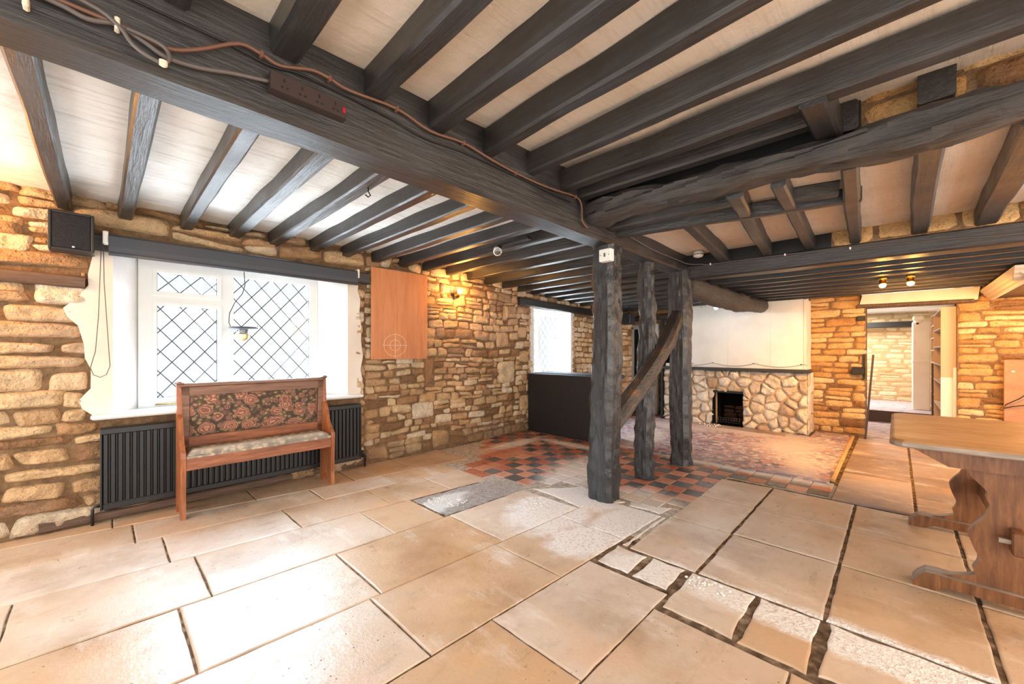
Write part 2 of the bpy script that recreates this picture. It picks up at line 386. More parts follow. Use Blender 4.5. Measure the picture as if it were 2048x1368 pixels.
c_ = t2.ramp(t2.vor(22, w2), [(.0, (206,192,168)), (.3, (176,156,126)), (.5, (116,102,84)), (.8, (84,74,62))])
yy = t2.n('ShaderNodeSeparateXYZ', Vector=t2.pos).outputs['Y']
wm = t2.ramp(t2.math('ADD', yy, t2.math('MULTIPLY', t2.noise(9, 3), .05)), [(0, 0.), (1, 1.)])
wm = t2.n('ShaderNodeMapRange', Value=t2.math('ABSOLUTE', t2.math('SUBTRACT', t2.math('ADD', yy, t2.math('MULTIPLY', t2.noise(6, 4), .06)), 3.875)), _1=.085, _2=.01, _3=.0, _4=.72).outputs[0]  # pale stripe along the seat: wear together with a painted highlight
c_ = t2.mix(wm, c_, (216,212,202))
M_seat = t2.out(c_, None, t2.noise(180, 2), .4, .006)
# ------------------------------------------------------------------ stone wall builders
def course_wall(mb, O, U, N, width, z0, z1, holes, rng, ch=(.07,.12), ln=(.16,.4), dep=.035, res=(8,5), tone=(.05,1.), big=.08, jit=.012, skew=.02):
    """coursed rubble: rounded stones standing proud of a mortar face. O origin at floor, U along wall, N outwards"""
    O, U, N = Vector(O), Vector(U).normalized(), Vector(N).normalized()
    z = z0
    while z < z1-.02:
        h = rng.uniform(*ch)
        if z1-(z+h) < ch[0]*.7: h = z1-z
        iv = [(0., width)]
        for (a, b, c, d) in holes:
            if min(z+h, d)-max(z, c) > .4*h:
                nv = []
                for (p, q) in iv:
                    if b <= p or a >= q: nv.append((p, q)); continue
                    if a > p: nv.append((p, a))
                    if b < q: nv.append((b, q))
                iv = nv
        for (p, q) in iv:
            u = p
            while u < q-.015:
                l = rng.uniform(*ln)*(.75+.5*h/ch[1])
                if q-(u+l) < ln[0]*.6: l = q-u
                hh = h
                if rng.random() < .28 and h > ch[0]*1.25 and l > .18:      # two thin stones instead of one
                    k = rng.uniform(.4, .6)
                    stone(mb, O, U, N, u, z, l, h*k, rng, dep, res, tone, jit, skew)
                    stone(mb, O, U, N, u, z+h*k, l, h*(1-k), rng, dep, res, tone, jit, skew)
                else: stone(mb, O, U, N, u, z, l, hh, rng, dep, res, tone, jit, skew)
                u += l
        z += h
def stone(mb, O, U, N, u, z, l, h, rng, dep, res, tone, jit, skew):
    nu, nv = res; g = .004
    t = min(1, max(0, rng.gauss((tone[0]+tone[1])/2, .33))); D = dep*rng.uniform(.55, 1.15); sd = rng.uniform(0, 90)
    cr = [[rng.uniform(-jit, jit)*1.0 for _ in range(2)] for _ in range(4)]
    vs = []
    tx, tz = rng.uniform(-.35,.35), rng.uniform(-.35,.35)
    for j in range(nv):
        b = -1+2*j/(nv-1)
        for i in range(nu):
            a = -1+2*i/(nu-1)
            # round the plan outline towards the corners
            ra = a*(1-.05*b**4); rb = b*(1-.10*a**4)
            cu = sum(c[0]*w for c, w in zip(cr, ((1-a)*(1-b)/4, (1+a)*(1-b)/4, (1+a)*(1+b)/4, (1-a)*(1+b)/4)))
            cz = sum(c[1]*w for c, w in zip(cr, ((1-a)*(1-b)/4, (1+a)*(1-b)/4, (1+a)*(1+b)/4, (1-a)*(1+b)/4)))
            uu = u+l/2+ra*(l/2-g)+cu; zz = z+h/2+rb*(h/2-g*.8)+cz
            uu += .006*nz(zz*22+sd, uu*5, 1); zz += .007*nz(uu*13+sd, 3, zz*6) + skew*nz(uu*1.1, 7.7, z*1.3)
            edge = (1-abs(a)**6)*(1-abs(b)**4.5)
            n = D*(edge**.42)*(1+.55*nz(uu*11+sd, zz*18, sd)+.3*nz(uu*34, zz*40, sd)+.22*tx*a+.3*tz*b) - .006
            if i in (0, nu-1) or j in (0, nv-1): n = -.006
            vs.append(tuple(O+U*uu+Vector((0,0,zz))+N*n))
    fs = [(j*nu+i, j*nu+i+1, (j+1)*nu+i+1, (j+1)*nu+i) for j in range(nv-1) for i in range(nu-1)]
    mb.add(vs, fs, 0, t, True)
def backing(mb, O, U, N, width, z0, z1, holes, thick=.3):
    """mortar face (and thickness behind) with rectangular holes, as boxes"""
    O, U, N = Vector(O), Vector(U).normalized(), Vector(N).normalized()
    us = sorted({0., width, *[max(0,min(width,x)) for h in holes for x in h[:2]]})
    zs = sorted({z0, z1, *[max(z0,min(z1,x)) for h in holes for x in h[2:]]})
    for i in range(len(us)-1):
        for j in range(len(zs)-1):
            cu, cz = (us[i]+us[i+1])/2, (zs[j]+zs[j+1])/2
            if any(a < cu < b and c < cz < d for a, b, c, d in holes): continue
            vs = []
            for n in (0, -thick):
                for (u, z) in ((us[i],zs[j]),(us[i+1],zs[j]),(us[i+1],zs[j+1]),(us[i],zs[j+1])):
                    vs.append(tuple(O+U*u+Vector((0,0,z))+N*n))
            mb.add(vs, [(0,1,2,3),(7,6,5,4),(0,4,5,1),(1,5,6,2),(2,6,7,3),(3,7,4,0)], 1, .5)
def voronoi_cells(pts, poly):
    out = []
    for i, p in enumerate(pts):
        cell = list(poly)
        for j, q in enumerate(pts):
            if i == j: continue
            mx, my = (p[0]+q[0])/2, (p[1]+q[1])/2; nx, ny = q[0]-p[0], q[1]-p[1]
            new = []
            for k in range(len(cell)):
                a, b = cell[k], cell[(k+1) % len(cell)]
                da = (a[0]-mx)*nx+(a[1]-my)*ny; db = (b[0]-mx)*nx+(b[1]-my)*ny
                if da <= 0: new.append(a)
                if (da < 0 < db) or (db < 0 < da):
                    s = da/(da-db); new.append((a[0]+s*(b[0]-a[0]), a[1]+s*(b[1]-a[1])))
            cell = new
            if len(cell) < 3: break
        if len(cell) >= 3: out.append(cell)
    return out
def rubble(mb, O, U, N, cells, rng, dep=.05):
    O, U, N = Vector(O), Vector(U).normalized(), Vector(N).normalized()
    for cell in cells:
        pts = []
        for k in range(len(cell)):
            a, b = cell[k], cell[(k+1) % len(cell)]; l = math.dist(a, b); m = max(1, int(l/.035))
            pts += [(a[0]+(b[0]-a[0])*q/m, a[1]+(b[1]-a[1])*q/m) for q in range(m)]
        if len(pts) < 5: continue
        cx = sum(p[0] for p in pts)/len(pts); cz = sum(p[1] for p in pts)/len(pts)
        rad = sum(math.dist(p, (cx,cz)) for p in pts)/len(pts); sd = rng.uniform(0, 80); D = dep*rng.uniform(.35, 1.35)
        rings = []
        for k, (s, n) in enumerate(((1-.006/rad, -.05), (1-.014/rad, .35), (.84, .78), (.5, 1.), (.2, 1.03))):
            ring = []
            for p in pts:
                x = cx+(p[0]-cx)*s; z = cz+(p[1]-cz)*s
                q = 1 if k else 0
                x += .016*nz(x*18+sd, z*18, 1)*q; z += .016*nz(x*18, z*18+sd, 5)*q
                ring.append(tuple(O+U*x+Vector((0,0,z))+N*(D*n*(1+.9*nz(x*12+sd, z*12, sd)*q))))
            rings.append(ring)
        mb.loft(rings, 0, min(1, max(0, rng.gauss(.55, .27))), caps=False, sm=True)
        b = len(mb.v)-len(pts); mb.f.append(list(range(b, b+len(pts)))); mb.m.append(0); mb.t.append(mb.t[-1]); mb.sm.append(True)
# ------------------------------------------------------------------ floor
fy = dict(W=lambda x: 4.2, A=lambda x: 4.05-.139*(x+.45), B=lambda x: 3.62-.095*(x+.4), C=lambda x: 3.144-.0926*(x+.35), D=lambda x: 2.535-.041*(x+.28),
          E=lambda x: 1.948-.05*(x-.187), F=lambda x: 1.38-.046*(x-.8), G=lambda x: .86-.015*(x-1.25), I=lambda x: .245, J=lambda x: -.29-.01*x, K=lambda x: -1.05, Z=lambda x: -2.6)
def slab(mb, poly, rng, m=0, tone=None, z=0, gap=.0025, jag=.0035):
    pts = []
    for k in range(len(poly)):
        a, b = poly[k], poly[(k+1) % len(poly)]; l = math.dist(a, b); n = max(1, int(l/.05))
        pts += [(a[0]+(b[0]-a[0])*q/n, a[1]+(b[1]-a[1])*q/n) for q in range(n)]
    cx = sum(p[0] for p in pts)/len(pts); cy = sum(p[1] for p in pts)/len(pts); sd = rng.uniform(0, 90)
    n = len(pts); nor = []
    area = sum(pts[i][0]*pts[(i+1)%n][1]-pts[(i+1)%n][0]*pts[i][1] for i in range(n))
    sg = 1 if area > 0 else -1
    for i in range(n):
        dx, dy = pts[(i+1)%n][0]-pts[i-1][0], pts[(i+1)%n][1]-pts[i-1][1]; l = math.hypot(dx, dy) or 1
        nor.append((-dy/l*sg, dx/l*sg))
    j0 = [gap+jag*(.6+.9*nz(p[0]*9+sd, p[1]*9, 2)+.6*nz(p[0]*31, p[1]*31+sd, 3)) for p in pts]
    tx, ty = rng.uniform(-.002,.002), rng.uniform(-.002,.002); z0 = z+rng.uniform(-.002,.002)
    rings = []
    for ins, dz in ((0, -.03), (.0, -.006), (.003, -.0015), (.009, 0)):
        rings.append([(p[0]+q[0]*(g+ins), p[1]+q[1]*(g+ins), z0+dz+tx*(p[0]-cx)+ty*(p[1]-cy)) for p, q, g in zip(pts, nor, j0)])
    if sg < 0: rings = [r[::-1] for r in rings]
    mb.loft(rings, m, rng.uniform(0, 1) if tone is None else tone, caps=False)
    b = len(mb.v)-n; mb.f.append(list(range(b, b+n))); mb.m.append(m); mb.t.append(mb.t[-1]); mb.sm.append(False)
rf = random.Random(21)
fl = MB(); fl.box((-1.6,-2.7,-.12), (7.9,4.25,-.0075)); fl.add([], [])
floor = fl.obj('floor', M_dirt); tag(floor, 'floor of worn stone flags, quarry tiles and grey slabs', 'floor', kind='structure')
pv = MB()
def row(top, bot, xs, t=None, m=0):
    a, b = fy[top], fy[bot]
    for i in range(len(xs)-1):
        x0, x1 = xs[i], xs[i+1]; s0 = s1 = 0
        slab(pv, [(x0,b(x0)), (x1,b(x1)), (x1,a(x1)), (x0,a(x0))], rf, m, t)
row('W','A', [-1.5,-.6,.05,.9,1.7,2.3,2.95], .15)
row('A','B', [-1.5,-.7,.15,1.3,1.95,2.6], None)
row('B','C', [-1.5,-.9,.28,.985,1.65,2.2,2.62])
row('C','D', [-1.5,-.31,.39,1.39,1.8])
row('D','E', [-1.5,-.6,.258,1.0,1.837,2.64])
row('E','F', [-1.5,-.5,.16,.94,1.77,2.42,2.95])
row('F','G', [-1.5,-.3,.45,1.265,2.03])
for (x0, x1) in ((-1.5,-.5), (-.5,.5), (.5,1.87)):
    slab(pv, [(x0,.3), (x1,.3), (x1,fy['G'](x1)), (x0,fy['G'](x0))], rf, 0, .45)
for (x0, x1) in ((-1.5,-.4), (-.4,.7), (.7,1.87)):
    for (y0, y1) in ((-.5,.3), (-1.5,-.5), (-2.6,-1.5)): slab(pv, [(x0,y0), (x1,y0), (x1,y1), (x0,y1)], rf, 0, .2)
for (x0,x1,y0,y1,tn) in ((1.9,2.33,.51,.84,.5), (1.89,2.33,.245,.505,.1), (1.91,2.33,-.42,.23,.6), (1.9,2.33,-1.3,-.42,.3), (1.9,2.33,-2.6,-1.3,.3), (2.05,2.33,.86,1.07,.8), (2.05,2.32,1.08,1.3,.9), (2.34,2.95,1.235,1.285,.4)):
    slab(pv, [(x0,y0), (x1,y0), (x1,y1), (x0,y1)], rf, 0, tn, gap=.008, jag=.012)
ys = [(.245,.81), (-.29,.24), (-1.05,-.295), (-2.6,-1.05)]
for (x0, x1) in ((2.335,3.0), (3.005,3.615), (3.62,4.26)):
    slab(pv, [(x0,.82), (x1,.815), (x1 if x1 < 4 else 4.22,1.235), (x0,1.225)], rf, 0, .55)
    for k, (y0, y1) in enumerate(ys): slab(pv, [(x0,y0), (x1,y0), (x1,y1), (x0,y1)], rf, 0, .42 if k == 0 else .12, gap=.004, jag=.005)
for p in ([(2.66,1.83), (3.02,1.6), (3.08,2.1), (2.72,2.38)], [(2.97,1.3), (3.16,1.28), (3.06,1.6), (2.96,1.56)]): slab(pv, p, rf, 0, .9, jag=.02)
pave = pv.obj('flagstone_paving', M_slab, floor); 
cp = MB(); slab(cp, [(1.8,fy['D'](1.8)), (2.72,2.4), (2.72,2.7), (2.6,fy['C'](2.6)), (1.8,fy['C'](1.8))], rf, 0, .5, z=-.002, jag=.03)
tag(cp.obj('cement_patch', M_cement, floor), 'rough grey cement patch')
gs = MB()
for (x0,x1,y0,y1) in ((4.29,5.3,-.1,.4),(5.3,6.3,-.1,.4),(6.3,7.7,-.1,.4),(4.29,4.8,-.62,-.11),(4.8,5.6,-.62,-.11),(5.6,6.6,-.62,-.11),(6.6,7.7,-.62,-.11),(4.29,5.4,-1.5,-.63),(5.4,7.7,-1.5,-.63),(4.29,7.7,-2.6,-1.5)):
    slab(gs, [(x0,y0),(x1,y0),(x1,y1),(x0,y1)], rf, 0, None, z=.008, jag=.003)
tag(gs.obj('riven_slabs', M_slab_grey, floor), 'grey riven slabs')
mb_ = MB(); mb_.prism([(2.5,1.2),(4.3,1.2),(4.3,.4),(4.74,.4),(4.74,4.17),(2.5,4.17)], 2, -.02, -.005); mb_.obj('mortar_bed', M_bed, floor)
def xl(y):
    tb = [(1.26,3.17),(1.65,3.06),(2.1,3.1),(2.5,2.74),(3.0,2.64),(3.3,2.64),(3.6,2.96),(3.95,3.0)]
    for (a, b), (c, d) in zip(tb, tb[1:]):
        if a <= y <= c: return b+(d-b)*(y-a)/(c-a)
    return tb[0][1] if y < 1.26 else 3.4
TS = .158; tl = MB(); iy = 0; y = .42
while y < 4.12:
    ix = 0; x = 2.6
    while x < (4.72 if y < 4.2 else 4.6):
        cx, cy = x+TS/2, y+TS/2
        ok = (cy > 1.27 and cx > xl(cy)+.03) or (cy <= 1.27 and cx > 4.3)
        if cy > 3.5 and cx < 3.0+(cy-3.5)*1.2: ok = False
        if ok:
            dk = (ix+iy) % 2
            if cy > 2.9 and cx < 3.7: dk = 0 if rf.random() < .75 else dk
            tn = rf.uniform(.0, .42) if dk else rf.uniform(.55, 1.)
            g = .0035; zz = rf.uniform(-.0015, .001)
            r = [(x+g,y+g),(x+TS-g,y+g),(x+TS-g,y+TS-g),(x+g,y+TS-g)]
            r2 = [(x+g+.004,y+g+.004),(x+TS-g-.004,y+g+.004),(x+TS-g-.004,y+TS-g-.004),(x+g+.004,y+TS-g-.004)]
            tl.loft([[(*p, -.02) for p in r], [(*p, zz-.003) for p in r], [(*p, zz) for p in r2]], 0, tn)
        x += TS; ix += 1
    y += TS; iy += 1
tag(tl.obj('quarry_tiles', M_tile, floor), 'red and black quarry tiles')
# carpet with pale edge and batten
ca = MB(); n_ = 26; edge = [(4.74+.02*nz(y_*3, 1, 2), y_) for y_ in [.46+i*(4.1-.46)/n_ for i in range(n_+1)]]
ca.prism(edge+[(6.6,4.1),(6.6,3.6),(7.02,3.6),(7.69,3.5),(7.69,3.14),(7.15,3.14),(7.15,.9),(7.66,.9),(7.66,.46)], 2, .0, .012)
tag(ca.obj('carpet', M_carpet), 'worn patterned carpet in pink and blue before the stone fireplace', 'carpet')
ba = MB(); ba.timber((4.85,.44,.013), (7.55,.455,.013), .03, .026, 3, .002, .2, .003)
tag(ba.obj('wooden_batten', M_pine), 'long thin pine batten lying along the carpet edge', 'batten')
# hearth strip
hs = MB(); slab(hs, [(6.85,1.15),(7.18,1.15),(7.18,2.7),(6.95,2.6)], rf, 0, .8, z=.022, jag=.02)
tag(hs.obj('hearth_slab', M_slab_grey), 'low grey hearth slab laid in front of the fireplace', 'hearth')
# ------------------------------------------------------------------ left (window) wall
WY = 4.2
def zl(x):                                  # underside of the window-bay joists sinks towards the far end
    return 2.245 if x < 3 else 2.245-(x-3)*.052
W1 = (.05, 1.80, .76, 2.1); W2 = (4.8, 5.8, .72, 1.96)
wl = MB(); X0 = -1.5
hol = [(W1[0]-X0, W1[1]-X0, W1[2], W1[3]), (W2[0]-.06-X0, W2[1]+.16-X0, W2[2], W2[3])]
backing(wl, (X0, WY, 0), (1,0,0), (0,-1,0), 7.75-X0, -.12, 2.45, hol, .26)
rw = random.Random(5)
lint = [(-.1-X0, 2.03-X0, 1.97, 2.1), (4.45-X0, 6.5-X0, 1.93, 2.06), (-1.5-X0, -.1-X0, 1.7, 1.785)]
stone_holes = [(-.02-X0-.06, W1[1]+.07-X0, .74, 2.0), (-.02-X0, 1.93-X0, .66, .8), (W2[0]-.02-X0, W2[1]+.02-X0, .7, 1.96)]+lint
course_wall(wl, (X0, WY, 0), (1,0,0), (0,-1,0), 2.0-X0, .0, 2.36, stone_holes, rw, (.075,.145), (.17,.5), .055, (14,9), (.15,.85), skew=.05, jit=.022)
BIG = [(2.77,.8,.14,.37,.45), (3.98,1.31,.27,.22,.6), (4.02,.76,.38,.36,.2), (2.6,.43,.3,.2,.85), (2.88,.02,.28,.23,.35), (4.12,1.7,.11,.22,.6), (4.46,1.45,.2,.18,.45), (4.5,.3,.24,.26,.15), (2.02,.02,.26,.17,.1), (4.48,1.08,.22,.17,.3)]
for x_, z_, l_, h_, tn in BIG: stone(wl, Vector((0,WY,0)), Vector((1,0,0)), Vector((0,-1,0)), x_, z_, l_, h_, rw, .035, (14,12), (tn,tn), .02, .01)
course_wall(wl, (2.0, WY, 0), (1,0,0), (0,-1,0), 2.8, .0, 2.36, [(a-2.0+X0, b-2.0+X0, c, d) for a,b,c,d in stone_holes]+[(x_-2.0, x_+l_-2.0, z_, z_+h_) for x_,z_,l_,h_,_ in BIG], rw, (.055,.13), (.09,.27), .036, (10,8), (.1,.9), skew=.04, jit=.018)
course_wall(wl, (4.8, WY, 0), (1,0,0), (0,-1,0), 2.95, .0, 2.3, [(a-4.8+X0, b-4.8+X0, c, d) for a,b,c,d in stone_holes], rw, (.07,.12), (.1,.22), .03, (8,6), (.5,1.), skew=.03)
wall_left = wl.obj('wall_left', [M_stone, M_mortar], origin=(0,0,0)); tag(wall_left, 'rubble stone wall holding the leaded window', 'wall', kind='structure')
# ragged plaster round the window, lapping over the stones
def ragged(xa, edge, sd): return [(x_+.025*nz(z_*6+sd, sd, 0)+.012*nz(z_*21, sd, 3), z_) for x_, z_ in edge]
ps = MB()
L_ = [(-.055,2.0),(-.06,1.92),(-.07,1.8),(-.075,1.72),(-.13,1.62),(-.19,1.55),(-.17,1.49),(-.11,1.43),(-.1,1.3),(-.085,1.2),(-.06,1.12),(-.065,.98),(-.12,.9),(-.1,.84),(-.04,.78)]
ps.prism([(W1[0]+.004, .78), (W1[0]+.004, 2.0)]+ragged(0, L_, 1), 1, WY-.05, WY+.01)
R_ = [(1.92,2.0),(1.9,1.9),(1.93,1.8),(1.92,1.65),(1.95,1.5),(1.94,1.35),(1.96,1.2),(1.94,1.05),(1.96,.95),(1.92,.78)]
ps.prism([(W1[1]-.004, 2.0), (W1[1]-.004, .78)]+ragged(0, R_[::-1], 4), 1, WY-.05, WY+.01)
ps.obj('plaster_surround', M_cream, wall_left)
# window 1
def leaded(mb, x0, x1, z0, z1, y, px, pz, r=.0042):
    """diamond lattice of lead, clipped to the pane"""
    for s in (1, -1):
        k = pz/px*s
        n = int((x1-x0)/px+(z1-z0)/pz)+3
        for i in range(-n, n+1):
            c = (z0 if s > 0 else z1)+i*pz      # z = c + k (x-x0)
            pts = []
            for x in (x0, x1):
                z = c+k*(x-x0)
                if z0 <= z <= z1: pts.append((x, z))
            for z in (z0, z1):
                x = x0+(z-c)/k
                if x0 < x < x1: pts.append((x, z))
            if len(pts) >= 2 and math.dist(pts[0], pts[1]) > .02:
                mb.tube([(pts[0][0], y, pts[0][1]), (pts[1][0], y, pts[1][1])], r, 5, sm=False)
    for a, b in (((x0,z0),(x1,z0)),((x1,z0),(x1,z1)),((x1,z1),(x0,z1)),((x0,z1),(x0,z0))):
        mb.tube([(a[0], y, a[1]), (b[0], y, b[1])], r*1.1, 5, sm=False)
w1 = thing('window_1', (.9, 4.42, .77), 'leaded white timber window behind the upholstered bench', 'window', kind='structure')
rv = MB(); FY = 4.42
rv.prism([(W1[0],WY-.04),(.2,FY),(.2,FY+.06),(W1[0]-.03,FY+.06),(W1[0]-.03,WY-.04)], 2, .76, 2.1)
rv.prism([(W1[1],WY-.04),(W1[1]+.03,WY-.04),(W1[1]+.03,FY+.06),(1.56,FY+.06),(1.56,FY)], 2, .76, 2.1)
rv.box((W1[0]-.02,WY+.0,2.04), (W1[1]+.02,FY+.06,2.1)); rv.obj('reveal', M_white, w1)
sl = MB(); sl.bbox((-.06,4.09,.755), (1.95,4.44,.79), .012); sl.obj('window_sill', M_wframe, w1)
fm = MB(); fy0, fy1 = FY-.03, FY+.03
for lo, hi in (((.2,fy0,.832),(.285,fy1,1.93)), ((1.5,fy0,.832),(1.58,fy1,1.93)), ((.748,fy0,.832),(.842,fy1,1.93)), ((.2,fy0,1.93),(1.58,fy1,2.04)), ((.2,fy0,.78),(1.58,fy1,.832)), ((.285,fy0,1.655),(.748,fy1,1.715))):
    fm.box(lo, hi)
fm.obj('frame', M_wframe, w1)
def sash(name, x0, x1, z0, z1, px, pz, b=.028):
    s = MB(); y0, y1 = FY-.042, FY+.01
    if b:
        for lo, hi in (((x0,y0,z0),(x0+b,y1,z1)),((x1-b,y0,z0),(x1,y1,z1)),((x0+b,y0,z0),(x1-b,y1,z0+b)),((x0+b,y0,z1-b),(x1-b,y1,z1))): s.box(lo, hi)
        so = s.obj('sash', M_wframe, w1)
    else: so = w1
    g = MB(); g.box((x0+b,FY-.004,z0+b),(x1-b,FY-.001,z1-b)); g.obj('glass', M_glass, so)
    l = MB(); leaded(l, x0+b, x1-b, z0+b, z1-b, FY-.008, px, pz); l.obj('lead_lattice', M_lead, so)
sash('fanlight', .285, .748, 1.715, 1.93, .148, .16)
sash('casement', .285, .748, .832, 1.655, .148, .178)
sash('fixed', .842, 1.5, .832, 1.93, .165, .19, 0)
for (zz) in (.95, 1.42):
    h = MB(); h.box((.735,FY-.05,zz),(.752,FY-.04,zz+.07)); h.obj('hinge', M_wframe, w1)
# sill dirt bits: casement stay
st = MB(); st.tube([(.3,FY-.06,.81),(.62,FY-.065,.812)], .006, 6); st.obj('casement_stay', M_brass, w1)
# window 2
w2 = thing('window_2', (5.3, 4.45, .72), 'far bay window beyond the black boarded partition', 'window', kind='structure')
r2 = MB()
r2.prism([(W2[0],WY-.03),(W2[0]+.06,4.47),(W2[0]-.07,4.47),(W2[0]-.07,WY-.03)], 2, .7, 2.0)
r2.prism([(W2[1],WY-.03),(W2[1]+.08,4.47),(W2[1]+.17,4.47),(W2[1]+.17,WY+.01),(W2[1]+.03,WY-.03)][::-1], 2, .7, 2.0)
r2.box((W2[0]-.05,WY,1.93),(W2[1]+.15,4.47,2.0)); r2.obj('reveal', M_white, w2)
s2 = MB(); s2.bbox((W2[0]-.03,4.12,.7),(W2[1]+.08,4.46,.735), .01); s2.obj('window_sill', M_wframe, w2)
f2 = MB()
for lo, hi in (((4.85,4.42,.78),(4.92,4.48,1.86)),((5.8,4.42,.78),(5.9,4.48,1.86)),((4.85,4.42,1.86),(5.9,4.48,1.95)),((5.2,4.42,.78),(5.26,4.48,1.86)),((4.85,4.42,.73),(5.9,4.48,.78))): f2.box(lo, hi)
f2.obj('frame', M_wframe, w2)
g2 = MB(); g2.box((4.92,4.449,.78),(5.8,4.452,1.86)); g2.obj('glass', M_glass, w2)
l2 = MB(); leaded(l2, 5.26, 5.8, .78, 1.86, 4.443, .14, .17, .0025); leaded(l2, 4.92, 5.2, .78, 1.86, 4.443, .14, .17, .0025); l2.obj('lead_lattice', M_lead, w2)
def one(name, label, cat, mat, fn, group=None, kind=None, smooth=False):
    m = MB(); fn(m); o = m.obj(name, mat, smooth=smooth); return tag(o, label, cat, group, kind)
one('window_lintel', 'black timber lintel above the dark window blind', 'lintel', M_beam_x, lambda m: m.timber((-.1,4.19,2.035),(2.03,4.19,2.035), .12, .12, 2, .006), kind='thing')
one('window_lintel', 'black timber lintel over the far bay window', 'lintel', M_beam_x, lambda m: m.timber((4.45,4.19,2.02),(6.55,4.19,1.975), .1, .12, 5, .006), kind='thing')
one('embedded_timber', 'short dark timber set in the stone wall below the speaker', 'timber', M_dkwood, lambda m: m.timber((-1.4,4.19,1.765),(-.085,4.19,1.735), .12, .085, 9, .007))
# blind
bl = thing('roller_blind', (.95, 4.1, 1.95), 'charcoal roller blind rolled up over the leaded window', 'blind')
b_ = MB(); b_.tube([(.03,4.085,2.065),(1.86,4.085,2.065)], .03, 16); b_.obj('roller', M_blind, bl)
b_ = MB()
prof = [(4.052,2.075),(4.046,2.0),(4.05,1.955),(4.056,1.955),(4.052,2.0),(4.058,2.075)]
b_.prism(prof, 0, .03, 1.86); b_.obj('fabric', M_blind, bl)
b_ = MB(); b_.tube([(.03,4.053,1.95),(1.89,4.053,1.95)], .014, 12); b_.obj('bottom_bar', M_blind, bl)
b_ = MB(); b_.bbox((.0,4.06,2.02),(.03,4.14,2.11), .004); b_.obj('bracket', M_plastic, bl)
b_ = MB(); b_.bbox((1.865,4.06,2.02),(1.885,4.14,2.11), .004); b_.obj('bracket', M_plastic, bl)
b_ = MB(); pts = [(-.005,4.08,2.05),(-.012,4.1,1.8),(-.02,4.11,1.5),(-.035,4.115,1.25),(-.06,4.115,1.13),(-.045,4.115,1.08),(-.01,4.115,1.06),(.02,4.115,1.08),(.038,4.115,1.14),(.025,4.112,1.4),(.008,4.105,1.75),(.004,4.08,2.05)]
b_.tube(pts, .0028, 6); b_.obj('pull_cord', M_gry_cable, bl)
# radiator
rd = thing('radiator', (.95, 4.1, .1), 'long black panel radiator under the window behind the bench', 'radiator')
m = MB(); x0, x1 = -.013, 1.918; n = 50; prof = []
for i in range(n):
    a = x0+.012+(x1-x0-.024)*i/n; p = (x1-x0-.024)/n
    prof += [(a, 4.108), (a+p*.18, 4.092), (a+p*.68, 4.092), (a+p*.86, 4.108)]
prof += [(x1-.012,4.108),(x1-.012,4.12),(x0+.012,4.12)]
m.prism(prof, 2, .15, .645); m.obj('front_panel', M_rad, rd)
m = MB(); m.bbox((x0,4.088,.645),(x1,4.165,.69), .006)
for i in range(60): a = x0+.03+i*(x1-x0-.06)/60; m.box((a,4.105,.688),(a+.012,4.15,.6925))
m.obj('top_grille', M_rad, rd)
for a in (x0, x1-.012): m = MB(); m.bbox((a,4.09,.1),(a+.012,4.165,.65), .003); m.obj('side_panel', M_rad, rd)
m = MB(); m.bbox((x0+.012,4.088,.1),(x1-.012,4.16,.152), .008); m.obj('bottom_rail', M_rad, rd)
m = MB(); m.tube([(1.918,4.13,.135),(1.96,4.13,.135),(1.975,4.13,.12),(1.975,4.13,.0)], .009, 8); m.lathe([(.016,-.02),(.016,.03),(.012,.05),(0.001,.05)], (1.95,4.13,.13), 12); m.obj('valve', M_rad, rd)
m = MB(); m.tube([(-.013,4.13,.13),(-.04,4.13,.13),(-.05,4.13,.115),(-.05,4.13,.0)], .009, 8); m.obj('pipe', M_rad, rd)
m = MB(); m.timber((-.3,4.17,.045),(1.98,4.17,.045), .03, .06, 3, .006); m.obj('skirting_rail', M_dkwood, rd)
# ------------------------------------------------------------------ bench
bn = thing('pew_bench', (.97, 3.92, 0), 'wooden pew with floral tapestry back and worn seat before the window', 'bench')
side = [(4.06,0),(4.055,.5),(4.05,.985),(4.0,.985),(3.992,.9),(3.985,.76),(3.955,.735),(3.93,.68),(3.9,.6),(3.86,.545),(3.81,.505),(3.785,.49),(3.78,.45),(3.79,.3),(3.795,.12),(3.785,.0),(3.835,.0),(3.86,.05),(3.91,.09),(3.96,.075),(4.0,.02),(4.005,0)]
for xx in (.4, 1.485):
    m = MB(); m.prism(side, 0, xx, xx+.032); so = m.obj('end_panel', M_pew_v, bn)
    k = MB(); k.bbox((xx-.012,3.985,.985),(xx+.044,4.065,1.012), .01); k.obj('cap', M_pew_d, so)
m = MB(); m.prism([(4.045,.44),(4.03,.44),(3.995,.965),(4.02,.965)], 0, .43, 1.487); m.obj('back_board', M_pew_d, bn)
def fr(x0, x1, z0, z1):
    m = MB()
    def yb(z): return 4.03-.035*(z-.44)/.525
    m.add([(x0,yb(z0)-.012,z0),(x1,yb(z0)-.012,z0),(x1,yb(z1)-.012,z1),(x0,yb(z1)-.012,z1),(x0,yb(z0)+.004,z0),(x1,yb(z0)+.004,z0),(x1,yb(z1)+.004,z1),(x0,yb(z1)+.004,z1)],
          [(0,1,2,3),(7,6,5,4),(0,4,5,1),(1,5,6,2),(2,6,7,3),(3,7,4,0)]); return m
fr(.43,.475,.5,.965).obj('stile', M_pew_d, bn); fr(1.44,1.487,.5,.965).obj('stile', M_pew_d, bn)
fr(.43,1.487,.9,.965).obj('head_rail', M_pew_d, bn); fr(.43,1.487,.49,.57).obj('lower_rail', M_pew, bn)
m = MB()
nx, nz_ = 40, 14; vs = []
